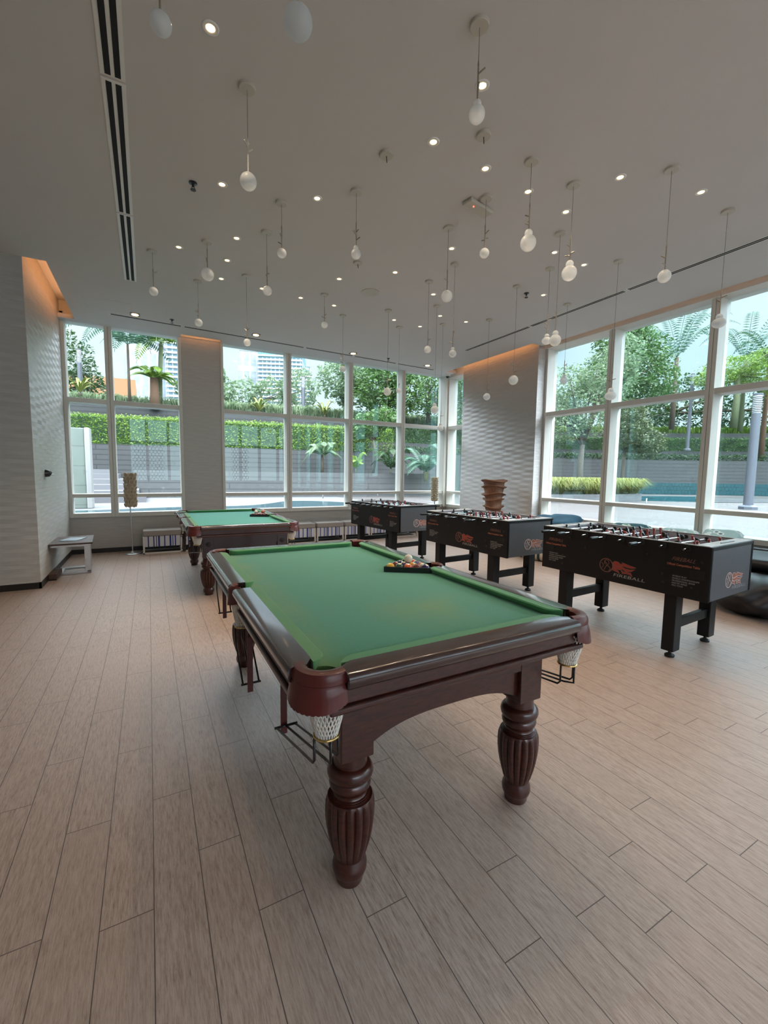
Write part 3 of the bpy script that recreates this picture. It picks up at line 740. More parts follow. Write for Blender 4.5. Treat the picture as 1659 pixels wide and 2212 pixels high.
    apron('x', -ly0 + BH - .008 if False else abs(ly0) + BH - .004, -1, lx + .0)
    apron('x', ly1 + BH - .004, 1, lx)
    apron('y', lx + BH - .004, -1, min(abs(ly0), ly1) - .0)
    apron('y', lx + BH - .004, 1, min(abs(ly0), ly1) - .0)
    zb = Z - .377   # block bottom
    prof = [(0, .044), (.006, .047), (.028, .050), (.034, .055), (.045, .059), (.060, .061), (.076, .058), (.086, .052), (.092, .050), (.097, .053),
            (.12, .062), (.16, .073), (.20, .081), (.24, .0855), (.275, .086), (.300, .0845), (.312, .0815), (.319, .077), (.3195, .068), (.324, .068), (.3245, .064), (.329, .064), (.330, .059),
            (.334, .056), (.340, .056), (.346, .058), (.348, .064), (.358, .070), (.368, .0725), (.378, .070), (.384, .065), (.3845, .062), (.388, .062), (.3885, .070), (.395, .076), (.408, .0795), (.420, .078), (.430, .072), (.436, .064), (.437, .058), (.4735, .057)]
    sc = zb / .4735
    def flute(z, a):
        z = z / sc
        if z < .097 or z > .316: return 1
        w = min(1, (z - .097) / .02, (.316 - z) / .012)
        return 1 - w * .13 * (1 - abs(math.cos(8 * a)) ** .75)
    prof2 = [(z * sc, r) for z, r in prof]
    for sx in (-1, 1):
        for ly in (ly0, ly1):
            lg = MB().lathe(prof2, n=128, mod=flute).build('leg', 'mahogany', t, smooth='auto', loc=(sx * lx, ly, 0))
            MB().box(-BH, BH, -BH, BH, zb, zt).build('leg_block', 'mahogany' if kind == 'arch' else 'mahogany_plum', lg, bevel=.004)
            if kind != 'arch':
                MB().lathe([(0, .027), (.006, .027), (.010, .020), (.011, .012), (.018, .010), (.02, .002)], n=20).build('bolt_cover', 'dark_base', lg, smooth='auto', loc=(0, math.copysign(BH, ly), zb + .16)).rotation_euler = (PI / 2 if ly < 0 else -PI / 2, 0, 0)
    # pockets
    def pocket(c, ang, half_ang, rin, tk, straight, nm='pocket'):
        n = 20; secs = []; sk = []
        angs = [ang - half_ang + 2 * half_ang * i / n for i in range(n + 1)]
        def pt(a, r, z, ext=0):
            x, y = c[0] + r * math.cos(a), c[1] + r * math.sin(a)
            return (x, y, z)
        prof_ = [(0, Z - .006), (.008, Z + .003), (tk * .5, Z + .006), (tk - .008, Z + .001), (tk, Z - .012), (tk + .001, Z - .030), (tk - .012, Z - .040), (.004, Z - .040)]
        for a in angs: secs.append([pt(a, rin + d, z) for d, z in prof_])
        def shift(sec, a, sgn, L):
            tx, ty = -math.sin(a) * sgn * L, math.cos(a) * sgn * L
            return [(x + tx, y + ty, z) for x, y, z in sec]
        secs = [shift(secs[0], angs[0], -1, straight)] + secs + [shift(secs[-1], angs[-1], 1, straight)]
        p = MB().loft(secs).build(nm, 'leather', t, smooth='auto')
        # flared skirt with a scalloped hem
        sec2 = []
        nn = 60
        for i in range(nn + 1):
            a = ang - half_ang - .04 + (2 * half_ang + .08) * i / nn
            e = abs(2 * i / nn - 1)
            dep = (.070 - .022 * e ** 3) if nm == 'pocket' else .055 - .015 * e
            sc_ = .003 * abs(math.sin(i * PI / 4))
            fl = (.017 if nm == 'pocket' else .006) * (1 - .3 * e)
            q = [(tk - .004, Z - .030), (tk + .000, Z - .034), (tk + fl * .55, Z - .034 - dep * .45), (tk + fl, Z - .034 - dep - sc_), (tk + fl - .004, Z - .034 - dep - sc_), (tk + fl * .5 - .005, Z - .034 - dep * .45), (tk - .012, Z - .036)]
            sec2.append([pt(a, rin + d, z) for d, z in q])
        MB().loft(sec2).build('skirt', 'leather', p, smooth='auto')
        # woven net and its ring
        nb = MB(); zt_, zb_ = Z - .070, Z - .205; r0, r1 = rin + .014, .033
        cc = (c[0] + .004 * math.cos(ang), c[1] + .030 * (0 if abs(c[1]) < .1 else math.copysign(1, c[1])))
        K = 26
        for k in range(K):
            for sg in (-1, 1):
                path = []
                for i in range(9):
                    q = i / 8; a = 2 * PI * k / K + sg * q * 1.0; rr = r0 + (r1 - r0) * q ** 1.2
                    path.append((cc[0] + rr * math.cos(a), cc[1] + rr * math.sin(a), zt_ + (zb_ - zt_) * q))
                nb.tube(path, .0024, 4, cap=False)
        nb.build('net', 'net_cord', p, smooth=True)
        ring = MB()
        loop = [(cc[0] + .037 * math.cos(2 * PI * i / 20), cc[1] + .037 * math.sin(2 * PI * i / 20), zb_ - .004) for i in range(21)]
        ring.tube(loop, .0042, 7, cap=False).build('net_ring', 'brass', p, smooth=True)
        return cc, zb_
    rin = .050
    hold = []
    for i, (c, a) in enumerate(zip(pc, (225, -45, 45, 135))):
        cc, zr = pocket(c, math.radians(a), math.radians(62), rin, .046, .012); hold.append((cc, zr, 1 if c[1] < 0 else -1, 1 if c[0] < 0 else -1))
    for sx in (-1, 1):
        cc, zr = pocket((sx * (IX + .022), 0), 0 if sx > 0 else PI, math.radians(58), .042, .030, .006, 'side_pocket'); hold.append((cc, zr, -1 if sx < 0 else 1, -sx))
    for (cx_, cy_), zr, dy, dx in hold:
        b = MB(); zq = zr - .008; zl_ = zq - .082; Ln = .33
        for k, off in enumerate((-.038, .0, .038)):
            ox = off * dx
            b.tube([(cx_ + ox, cy_ - dy * (.035 if k == 1 else .0), zq), (cx_ + ox, cy_ - dy * (.035 if k == 1 else .0), zl_ + .014), (cx_ + ox, cy_ + dy * .012, zl_), (cx_ + ox * .9 - dx * .03, cy_ + dy * Ln, zl_ - .06)], .0042, 7)
        b.tube([(cx_ - .042 - dx * .03, cy_ + dy * Ln, zl_ - .06), (cx_ + .042 - dx * .03, cy_ + dy * Ln, zl_ - .06)], .0048, 7)
        h = b.build('ball_rack', 'black_metal', t, smooth=True)
        MB().cbox((cx_ - dx * .035, cy_ + dy * (Ln + .01), zl_ + .03), (.024, .006, .25), rz=0).build('strap', 'leather' if kind == 'arch' else 'mahogany_plum', h, bevel=.002)
    return t, Fz
pt1, FZ1 = pool_table(.977, 2.19, .850, 'felt_green', 'near pool table with worn green cloth and fluted mahogany legs', 'arch', (.40, (-.92, .96)), 'felt_green', 'cushion_green')
pt2, FZ2 = pool_table(.985, 6.19, .805, 'felt_teal', 'far pool table with bright teal cloth and dark end panel by the windows', 'flat', (.42, (-.98, .80)), 'felt_teal', 'cushion_green')

def ballmat(name, col, stripe):
    m, nt, b = newmat(name)
    v = coords(nt); s = N(nt, 'ShaderNodeSeparateXYZ'); lk(nt, v, s.inputs[0])
    if stripe:
        f = math_(nt, 'LESS_THAN', math_(nt, 'ABSOLUTE', s.outputs['Z']), .014)
        c = mixc(nt, f, (.78, .72, .58), col)
    else: c = mixc(nt, 0, col, col)
    d = math_(nt, 'GREATER_THAN', s.outputs['X'], .0243)
    c = mixc(nt, d, c, (.8, .75, .6))
    lk(nt, c, b.inputs['Base Color']); b.inputs['Roughness'].default_value = .1; b.inputs['Coat Weight'].default_value = 1
BC = {'yellow': (.75, .42, .02), 'green': (.012, .075, .04), 'orange': (.70, .10, .02), 'maroon': (.16, .02, .02), 'purple': (.035, .015, .10), 'blue': (.015, .03, .14), 'red': (.5, .03, .02), 'black': (.01, .01, .01)}
def rack(P0, P1, z, rb, colors, tblname, label, flat, ballgroup, labelfn):
    P0, P1 = Vector(P0), Vector(P1); d = (P1 - P0); L = d.length; d.normalize(); n = Vector((-d.y, d.x)); ang = math.atan2(d.y, d.x)
    t = empty('triangle_rack', ((P0 + P1).x / 2, (P0 + P1).y / 2, z), ang); tag(t, label, 'ball rack')
    half = L / 2 + rb * 1.9; tri = [(-half, -rb * 1.1), (half, -rb * 1.1), (0, -rb * 1.1 + half * 1.732)]
    cen = (0, -rb * 1.1 + half * 1.732 / 3)
    def cornered(sc):
        out = []
        for i in range(3):
            p = Vector(tri[i]); a = Vector(tri[i - 1]); b = Vector(tri[(i + 1) % 3])
            out += [p + (a - p).normalized() * .022, p + (a - p).normalized() * .006 + (b - p).normalized() * .006, p + (b - p).normalized() * .022]
        return [((p.x - cen[0]) * sc + cen[0], (p.y - cen[1]) * sc + cen[1]) for p in out]
    o, i_ = cornered(1.0), cornered(.93); K = len(o); mb = MB(); v = [(x, y, 0) for x, y in o] + [(x, y, 0) for x, y in i_] + [(x, y, .034) for x, y in o] + [(x, y, .034) for x, y in i_]
    f = []
    for k in range(K):
        j = (k + 1) % K
        f += [(k, j, K * 2 + j, K * 2 + k), (K + j, K + k, K * 3 + k, K * 3 + j), (K * 2 + k, K * 2 + j, K * 3 + j, K * 3 + k), (j, k, K + k, K + j)]
    mb.add(v, f); mb.build('frame', 'black_plastic', t, bevel=.002)
    sp = L / 4; k = 0
    for r in range(5):
        for q in range(5 - r):
            x = -L / 2 + sp * q + sp * r / 2; y = sp * .868 * r
            w = P0 + d * (x + L / 2) + n * y
            col, st = colors[k]; k += 1
            bn = 'ball_%s_%s' % (col, st)
            if bn not in M: ballmat(bn, BC[col], st)
            o = MB().sphere((0, 0, 0), rb, 24, 16).build('billiard_ball', bn, None, smooth=True, loc=(w.x, w.y, z + rb))
            o.rotation_euler = (rnd.uniform(-.6, .6), rnd.uniform(-1.9, -.9), ang + rnd.uniform(-1.2, -.5) + .3)
            tag(o, labelfn(r, q, col, st), 'ball', ballgroup)
    return t, d, n
ORD = ['first', 'second', 'third', 'fourth', 'fifth']
names = ['front row', 'second row', 'third row', 'fourth row', 'apex']
cols = [('yellow', 0), ('green', 0), ('orange', 0), ('maroon', 0), ('purple', 0), ('maroon', 1), ('purple', 1), ('yellow', 1), ('red', 1), ('blue', 1), ('black', 0), ('blue', 0), ('green', 1), ('orange', 1), ('red', 0)]
def lf(r, q, col, st):
    return '%s%s pool ball %s' % (col, ' striped' if st else '', 'at the apex of the triangle' if r == 4 else 'in the %s of the triangle, %s from left' % (names[r], ORD[q]))
rack((1.299, 2.278), (1.479, 2.159), FZ1, .0262, cols, 'near', 'black plastic triangle full of pool balls on the near table', 0, 'pool balls in the triangle', lf)
wb = Vector((1.389, 2.2185)) + Vector((.552, .834)) * .073
o = MB().sphere((0, 0, 0), .0275, 24, 16).build('cue_ball', 'white_ball', None, smooth=True, loc=(wb.x, wb.y, FZ1 + .0262 + .0262 * 1.62)); tag(o, 'cream cue ball sitting on top of the racked pool balls', 'ball')
def lf2(r, q, col, st):
    return 'dark red ball in the %s of the far rack, %s from left' % (names[r], ORD[q]) if r < 4 else 'dark red snooker ball at the apex of the far rack'
rack((1.295, 6.31), (1.475, 6.235), FZ2, .0245, [('maroon', 0)] * 15, 'far', 'black triangle holding dark red balls on the far teal table', 0, 'red balls on the far table', lf2)
simple('ball_pink', (.55, .16, .09), .12, coat=1)
for (x, y), mt, lb in (((1.352, 6.345), 'white_ball', 'cream ball on top of the red balls on the far table'), ((1.445, 6.325), 'ball_pink', 'orange-pink ball on top of the far rack, left of a second one'), ((1.468, 6.385), 'ball_pink', 'orange-pink ball on top of the far rack, right of the other')):
    o = MB().sphere((0, 0, 0), .0255, 20, 14).build('snooker_ball', mt, None, smooth=True, loc=(x, y, FZ2 + .0245 + .041)); tag(o, lb, 'ball')
# bridge rest lying over the left rail of the far table
o = MB().tube([(.30, 6.72, .812), (.53, 6.88, .817)], .005, 8).build('rest_stick', 'dark_base', None); tag(o, 'short dark stick lying across the left rail of the far pool table', 'stick')

# ------------------------------------------------------------------ table football
def text_mesh(body, size, name, mat, parent, matrix, xs=1, shear=0, bold=.0, align='LEFT'):
    cu = bpy.data.curves.new(name, 'FONT'); cu.body = body; cu.size = size; cu.shear = shear; cu.offset = bold; cu.align_x = align; cu.extrude = .0004; cu.resolution_u = 3
    cu.space_character = 1.05
    ob = bpy.data.objects.new(name, cu); C.objects.link(ob)
    bpy.context.view_layer.update()
    me = bpy.data.meshes.new_from_object(ob); C.objects.unlink(ob); bpy.data.objects.remove(ob)
    me.transform(matrix @ Matrix.Diagonal((xs, 1, 1, 1))); me.materials.clear(); me.materials.append(M[mat])
    o = bpy.data.objects.new(name, me); C.objects.link(o); o.parent = parent; return o
def logo(parent, mtx, s, ball_m, flame_m, text_m):
    """ball with swirl, three flame tongues, wordmark: drawn in a flat x-right y-up frame, size s = ball radius"""
    def flat(loops, name, mat, th=.0006):
        mb = MB()
        for lp in loops: mb.prism([(x * s, y * s) for x, y in lp], 0, th)
        o = mb.build(name, mat, parent); o.data.transform(mtx); return o
    def ribbon(p, w):
        L, Rr = [], []
        for i, (x, y) in enumerate(p):
            a, b = p[max(i - 1, 0)], p[min(i + 1, len(p) - 1)]; dx, dy = b[0] - a[0], b[1] - a[1]; l = math.hypot(dx, dy) or 1
            wi = w[i] if isinstance(w, list) else w
            L.append((x - dy / l * wi, y + dx / l * wi)); Rr.append((x + dy / l * wi, y - dx / l * wi))
        return [[L[i], L[i + 1], Rr[i + 1], Rr[i]] for i in range(len(p) - 1)]
    n = 40; q = []
    circ = [(math.cos(2 * PI * i / n), math.sin(2 * PI * i / n)) for i in range(n + 1)]
    q += ribbon(circ, .06)
    q += ribbon([(.35 * math.cos(a) + .05, .45 + .38 * math.sin(a)) for a in np.linspace(-1.2, 4.2, 16)], .045)
    q += ribbon([(-.3, -.75), (-.1, -.3), (.1, 0), (.05, .3), (-.25, .55)], .05)
    q += ribbon([(.1, 0), (.45, -.15), (.7, -.5), (.4, -.75)], .05)
    q += ribbon([(-.75, .3), (-.5, .1), (-.45, -.2), (-.7, -.5)], .045)
    flat(q, 'logo_ball', ball_m)
    tongues = [
        [(.95, .55), (1.3, .85), (1.8, .78), (2.1, .55), (2.5, .62), (2.3, .82), (2.9, .70), (3.5, .55), (4.4, .40), (3.9, .22), (3.3, .20), (2.7, .30), (2.2, .28), (1.7, .12), (1.1, .20)],
        [(1.05, .15), (1.7, .05), (2.3, .22), (2.9, .0), (3.5, -.05), (4.3, .12), (3.7, -.28), (3.0, -.38), (2.4, -.15), (2.0, -.35), (1.5, -.25), (1.0, -.15)],
        [(.95, -.2), (1.5, -.32), (1.9, -.55), (2.1, -.95), (1.7, -.7), (1.3, -.62), (.9, -.5)],
        [(2.2, -.25), (2.6, -.5), (3.1, -.45), (3.7, -.5), (3.95, -1.0), (3.5, -.75), (3.0, -.72), (2.5, -.82)]]
    flat([], 'x', flame_m) if False else None
    mb = MB()
    for lp in tongues:
        mb.prism([(x * s, y * s) for x, y in lp], 0, .0006)
    o = mb.build('logo_flame', flame_m, parent); o.data.transform(mtx)
    q = []
    for lp in tongues: q += ribbon(lp + [lp[0]], .035)
    mb = MB()
    for lp in q: mb.prism([(x * s, y * s) for x, y in lp], 0, .0010)
    o = mb.build('logo_outline', ball_m if flame_m == 'red_print' else 'pale_print', parent); o.data.transform(mtx)
    text_mesh('FIREBALL', s * .62, 'logo_lettering', text_m, parent, mtx @ Matrix.Translation((1.1 * s, -1.42 * s, 0)), xs=1.75, shear=.12)

def football_table(loc, rz, label):
    """local frame: x across (handles at -x), y along, near end at -y"""
    t = empty('football_table', loc, rz); tag(t, label, 'football table', 'table football tables')
    HXf, HYf, z0, z1 = .380, .720, .508, .918
    # side panels
    for sx in (-1, 1):
        MB().box(sx * HXf, sx * (HXf - .03), -HYf, HYf, z0, z1).build('side_panel', 'black_laminate', t, bevel=.004)
    for sy in (-1, 1):
        MB().box(-HXf + .03, HXf - .03, sy * (HYf - .004), sy * (HYf - .03), z0 + .004, z1 - .028).build('end_panel', 'grey_laminate', t)
        MB().box(-HXf + .001, HXf - .001, sy * HYf, sy * (HYf - .03), z1 - .028, z1 - .0005).box(-HXf + .001, -HXf + .03, sy * HYf, sy * (HYf - .01), z0 + .002, z1 - .02).box(HXf - .03, HXf - .001, sy * HYf, sy * (HYf - .01), z0 + .002, z1 - .02).build('corner_trim', 'black_laminate', t, bevel=.003)
    # rim: pale top strips
    MB().box(-HXf + .006, -HXf + .026, -HYf + .02, HYf - .02, z1, z1 + .004).box(HXf - .026, HXf - .006, -HYf + .02, HYf - .02, z1, z1 + .004).build('top_rim', 'rim_white', t)
    for sy in (-1, 1):
        MB().box(-HXf + .006, HXf - .006, sy * (HYf - .012), sy * (HYf - .075), z1 - .006, z1 + .005).box(-HXf + .03, HXf - .03, sy * (HYf - .085), sy * (HYf - .115), z1 - .012, z1 + .004).build('end_shelf', 'rim_white', t, bevel=.002)
    MB().box(-HXf + .03, HXf - .03, -HYf + .11, HYf - .11, z1 - .105, z1 - .095).build('pitch', 'play_grey', t)
    inn = MB()
    for sx in (-1, 1): inn.box(sx * (HXf - .03), sx * (HXf - .036), -HYf + .11, HYf - .11, z1 - .1, z1 - .005)
    inn.box(-HXf + .03, HXf - .03, HYf - .118, HYf - .112, z1 - .1, z1 - .005).box(-HXf + .03, HXf - .03, -HYf + .118, -HYf + .112, z1 - .1, z1 - .005).build('inner_lining', 'play_grey', t)
    MB().box(-HXf + .03, HXf - .03, -HYf + .03, HYf - .03, z0 + .01, z0 + .03).build('base_board', 'black_laminate', t)
    # scorers and goals
    for sy in (-1, 1):
        MB().tube([(-.12, sy * (HYf - .045), z1 + .008), (.12, sy * (HYf - .045), z1 + .008)], .004, 6).build('score_wire', 'black_metal', t)
    # rods: goal(3) def(2) mid(5) fwd(3)
    seq = [(0, 3), (0, 2), (1, 3), (0, 5), (1, 5), (0, 3), (1, 2), (1, 3)]   # team, men per rod
    for i, (team, men) in enumerate(seq):
        y = HYf - .145 - i * .1635; z = z1 - .030; hs = -1 if team == 0 else 1
        sh = rnd.uniform(-.02, .02)
        rod = MB().tube([(-HXf - (.20 if hs < 0 else .075) , 0, 0), (HXf + (.20 if hs > 0 else .075), 0, 0)], .0078, 10).build('rod', 'chrome', t, smooth='auto', loc=(0, y, z))
        MB().tube([(hs * (HXf + .095), 0, 0), (hs * (HXf + .105), 0, 0), (hs * (HXf + .13), 0, 0), (hs * (HXf + .19), 0, 0), (hs * (HXf + .205), 0, 0)], [.010, .015, .016, .0165, .012], 12).build('handle', 'black_plastic', rod, smooth='auto')
        for sx in (-1, 1):
            MB().tube([(sx * (HXf - .045), 0, 0), (sx * (HXf + .012), 0, 0)], .019, 12).build('bearing', 'black_plastic', rod, smooth='auto')
        wd = {3: .20, 2: .24, 5: .115}[men]; lim = wd * (men - 1) / 2
        for sx in (-1, 1): MB().tube([(sx * (lim + .03) + sh, 0, 0), (sx * (lim + .055) + sh, 0, 0)], .024, 12).build('bumper', 'rubber', rod, smooth='auto')
        tilt = rnd.choice((.25, -.35, 1.2, -1.3, .1, 2.6)) if i != 4 else 3.0
        for k in range(men):
            x = -lim + wd * k + sh
            mb = MB().cbox((0, 0, .012), (.024, .017, .036)).sphere((0, 0, .040), .0115, 10, 8).cbox((0, 0, -.024), (.018, .013, .04)).cbox((0, .004, -.055), (.023, .018, .026))
            mn = mb.build('player', 'red_player' if team == 1 else 'black_player', rod, smooth=False, bevel=.003, loc=(x, 0, 0)); mn.rotation_euler = (tilt, 0, 0)
    # legs
    for sy in (-1, 1):
        yy = sy * (HYf - .235) if sy > 0 else sy * (HYf - .255)
        for sx in (-1, 1):
            lg = MB().box(-.055, .055, -.045, .045, .055, z0 + .002).build('leg', 'black_laminate', t, bevel=.006, loc=(sx * (HXf - .072), yy, 0))
            MB().lathe([(0, .034), (.014, .036), (.022, .028), (.030, .012), (.058, .012)], n=18).build('levelling_foot', 'rubber', lg, smooth='auto')
        MB().box(-HXf + .12, HXf - .12, yy - .02, yy + .02, .225, .300).build('stretcher', 'black_laminate', t, bevel=.004)
    # printing on the long sides; (s from far end, z) measured on the panel
    for sx in (-1, 1):
        if sx > 0: continue
        def mt(sx=sx):  # flat frame: x right -> toward near end for the left face
            return Matrix(((0, 0, -1, -HXf - .0006), (-1, 0, 0, HYf), (0, 1, 0, 0), (0, 0, 0, 1)))
        B = mt()
        logo(t, B @ Matrix.Translation((.667, .645, 0)), .058, 'dim_print', 'red_print', 'grey_print')
        for s0 in (.037, 1.150):
            text_mesh('Official Competition Table', .0245, 'panel_lettering', 'orange_print', t, B @ Matrix.Translation((s0, .746, 0)), xs=.80, bold=.0006)
            text_mesh('FIREBALL', .040, 'panel_title', 'dim_print', t, B @ Matrix.Translation((s0 + .03, .785, 0)), xs=.95, shear=.5)
            for k, ln in enumerate(('WORLD PLAY', 'WORLD CHAMPIONSHIPS', 'PROFESSIONAL SERIES', 'MASTER SERIES', 'PRO TOUR')):
                text_mesh(ln, .0165, 'panel_lettering', 'grey_print', t, B @ Matrix.Translation((s0 + .042, .660 - k * .0185, 0)), xs=.92, shear=.3)
        MB().box(-HXf - .003, -HXf, HYf - .135, HYf - .035, .685, .738).build('coin_slot', 'black_slot', t, bevel=.001)
        MB().box(-HXf - .003, -HXf, -HYf + .030, -HYf + .13, .668, .732).build('coin_slot', 'black_slot', t, bevel=.001)
        bolts = MB()
        for s_, z_ in ((.30, .84), (.23, .66), (.23, .58), (.46, .765), (1.0, .80), (1.12, .665), (1.13, .60), (1.33, .60), (1.385, .80)):
            bolts.tube([(-HXf - .003, HYf - s_, z_), (-HXf, HYf - s_, z_)], .010, 12)
        bolts.build('bolt_caps', 'black_plastic', t)
    E = Matrix(((1, 0, 0, -HXf), (0, 0, 1, -HYf + .0034), (0, 1, 0, 0), (0, 0, 0, 1)))
    E = Matrix(((1, 0, 0, -HXf), (0, 0, -1, -HYf + .0034), (0, 1, 0, 0), (0, 0, 0, 1)))
    logo(t, E @ Matrix.Translation((.345, .640, 0)), .058, 'pale_print', 'red_print' if False else 'orange_print', 'grey_print')
    return t
def ft_at(B, rz, label):  # B = near-left top corner of the body
    c, s = math.cos(rz), math.sin(rz)
    off = (.380 * c - .720 * s, .380 * s + .720 * c)
    return football_table((B[0] + off[0], B[1] + off[1], 0), rz, label)
ft_at((3.538, 1.541), math.radians(3.2), 'nearest black football table with clear flaming ball lettering, at right')
ft_at((3.405, 3.412), math.radians(3.6), 'middle black football table in front of the brown wavy lampshade')
ft_at((3.345, 5.62), math.radians(6.5), 'farthest black football table, close to the back windows')

# ------------------------------------------------------------------ benches
def bench(x0, w, y0, label):
    t = empty('storage_bench', (x0 + w / 2, y0 + .21, 0)); tag(t, label, 'bench', 'striped storage benches under the back windows')
    h = w / 2; d = .21; fr = MB(); k = .028
    for sx in (-1, 1):
        for sy in (-1, 1): fr.box(sx * h, sx * (h - k), sy * d, sy * (d - k), 0, .30)
    for z_ in (0,):
        for sy in (-1, 1): fr.box(-h, h, sy * d, sy * (d - k), z_, z_ + .028)
        for sx in (-1, 1): fr.box(sx * h, sx * (h - k), -d, d, z_, z_ + .028)
    fr.build('frame', 'bench_frame', t, bevel=.003)
    MB().box(-h + k, h - k, -d + .004, d - .012, .125, .30).build('striped_panel', 'blue_stripes', t)
    MB().box(-h + k, h - k, d - .03, d - .012, .028, .115).box(-h + k, h - k, -d + .03, d - .03, .10, .114).build('inner_box', 'dark_base', t)
    MB().box(-h + .005, h - .005, -d - .004, d + .004, .302, .40).build('cushion', 'cushion_grey', t, bevel=.018, seg=4)
bench(-.125, .60, 8.17, 'grey topped striped bench alone left of the far pool table')
for i, (x0, lb) in enumerate(((.50, 'striped bench mostly hidden behind the far pool table, left end'), (2.33, 'striped bench whose left part hides behind the far table corner'), (2.94, 'striped bench fully in view right of the far pool table'),
        (3.55, 'striped bench partly behind the corner of the farthest football table'), (4.16, 'striped bench seen between the legs of the farthest football table'), (4.77, 'last striped bench under the farthest football table, right end'))):
    if i in (1,): pass
    bench(x0, .585, 8.17, lb)

# ------------------------------------------------------------------ left side pieces
t = empty('floor_lamp', (-.28, 8.34, 0)); tag(t, 'floor lamp with tan shade of stacked coconut-like discs, left of the bench', 'floor lamp', 'disc shade floor lamps')
MB().lathe([(0, .14), (.012, .14), (.020, .13), (.026, .04), (.05, .016)], n=32).build('base', 'steel', t, smooth='auto')
MB().tube([(0, 0, .02), (-.012, 0, .80)], .011, 12).build('pole', 'steel', t, smooth='auto')
def disc_shade(t, z0, z1, rad, rows, per, r, mata, matb, tilt):
    MB().lathe([(z0, rad - .03), (z1, rad - .03)], n=20).build('shade_core', mata, t, smooth='auto')
    a_, b_ = MB(), MB()
    for i in range(rows):
        z = z0 + (z1 - z0) * (i + .5) / rows
        for k in range(per):
            a = 2 * PI * (k + .5 * (i % 2)) / per + rnd.uniform(-.06, .06)
            m_ = Matrix.Translation((rad * math.cos(a), rad * math.sin(a), z)) @ Matrix.Rotation(a, 4, 'Z') @ Matrix.Rotation(tilt + rnd.uniform(-.15, .15), 4, 'Y')
            for mb, prof in ((a_, [(-.004, 0.002), (-.004, r * .8), (.004, r * .82), (.002, .002)]), (b_, [(-.006, r * .82), (-.004, r), (.006, r), (.007, r * .84)])):
                q = MB().lathe(prof, n=14, cap=False); q.v = [tuple(m_ @ Matrix.Rotation(PI / 2, 4, 'Y') @ Vector(p)) for p in q.v]; mb.add(q.v, q.f)
    p = a_.build('shade_discs', mata, t, smooth='auto'); b_.build('disc_rims', matb, p, smooth='auto')
disc_shade(t, .80, 1.36, .085, 10, 7, .037, 'lamp_disc_tan', 'lamp_disc_rim', .25)
t = empty('floor_lamp', (5.93, 8.35, 0)); tag(t, 'floor lamp with cream shell-like shade behind the farthest football table', 'floor lamp', 'disc shade floor lamps')
MB().lathe([(0, .13), (.012, .13), (.020, .12), (.026, .04), (.05, .016)], n=32).build('base', 'steel', t, smooth='auto')
MB().tube([(0, 0, .02), (.004, 0, .80)], .009, 12).build('pole', 'black_metal', t, smooth='auto')
disc_shade(t, .78, 1.34, .072, 13, 7, .030, 'lamp_disc_cream', 'lamp_disc_cream', .75)
t = empty('wavy_lamp', (5.80, 6.22, 0)); tag(t, 'tall brown bentwood lamp of stacked wavy flared rings before the pillar', 'floor lamp')
prof = []
def wavy(z, a): return 1 + .07 * max(0, math.sin(z * 37 + .6)) * math.sin(2 * a + z * 9) + .03 * math.sin(4 * a + z * 14)
rings = []
for k in range(9):
    zc = .30 + k * .125 + (.02 if k % 2 else 0)
    rr = .10 + .011 * k
    rings += [(zc - .052, rr), (zc - .02, rr + .008), (zc, rr + .052), (zc + .008, rr + .056), (zc + .018, rr + .012), (zc + .05, rr + .004)]
mb = MB().lathe([(0, .10), (.02, .11), (.24, .10)] + rings[:-1], n=56, mod=lambda z, a: 1 if z < .24 else wavy(z, a))
mb.v = [(x, y, z + (.020 * math.sin(2 * math.atan2(y, x) + z * 11) * min(1, max(0, (math.hypot(x, y) - .09) / .06)) if z > .24 else 0)) for x, y, z in mb.v]
mb.build('shade', 'woven_brown', t, smooth='auto')
# side table
t = empty('side_table', (-.95, 7.2, 0), math.radians(4)); tag(t, 'low side table with dark slatted top on a steel frame by the left wall', 'side table')
tp = MB()
for k in range(7): tp.box(-.235, .235, -.37 + k * .106, -.37 + k * .106 + .096, .425, .448)
tp.build('slatted_top', 'wood_slat', t, bevel=.003)
MB().box(-.22, .22, -.36, -.34, .40, .425).box(-.22, .22, .34, .36, .40, .425).box(-.22, -.2, -.36, .36, .40, .425).box(.2, .22, -.36, .36, .40, .425).build('top_frame', 'steel', t, bevel=.002)
MB().box(.13, .20, -.16, -.11, .02, .41).build('leg', 'steel', t, bevel=.003)
MB().box(.13, .20, .16, .21, .02, .41).build('leg', 'steel', t, bevel=.003)
MB().box(-.16, .20, -.20, -.155, 0, .025).box(-.16, .20, .205, .25, 0, .025).box(-.16, -.115, -.2, .25, 0, .025).box(.155, .2, -.2, .25, 0, .025).build('foot_frame', 'steel', t, bevel=.003)
o = MB().cbox((0, 0, .004), (.21, .29, .007)).build('magazine', 'paper_blue', None, bevel=.001, loc=(-.945, 7.20, .4482)); o.rotation_euler = (0, 0, math.radians(-18)); tag(o, 'pale blue magazine lying on the low side table', 'magazine')
t = empty('wall_spotlight', (-1.165, 6.93, 1.36)); tag(t, 'small dark wall fixture with a thin arm on the left textured wall', 'wall light')
MB().tube([(0, 0, .0), (.035, 0, 0), (.06, -.01, .01)], [.05, .045, .02], 16).build('housing', 'black_metal', t, smooth='auto')
MB().tube([(.04, 0, -.02), (.06, .16, -.022)], .011, 8).build('arm', 'steel', t)
t = empty('floor_box', (-1.12, 6.98, 0)); tag(t, 'small dark brown box on the floor against the left wall base', 'box')
MB().box(-.04, .05, -.28, .12, .012, .085).build('casing', 'wood_slat', t, bevel=.008)
MB().box(-.035, .045, -.27, .11, 0, .014).build('foot', 'black_metal', t)

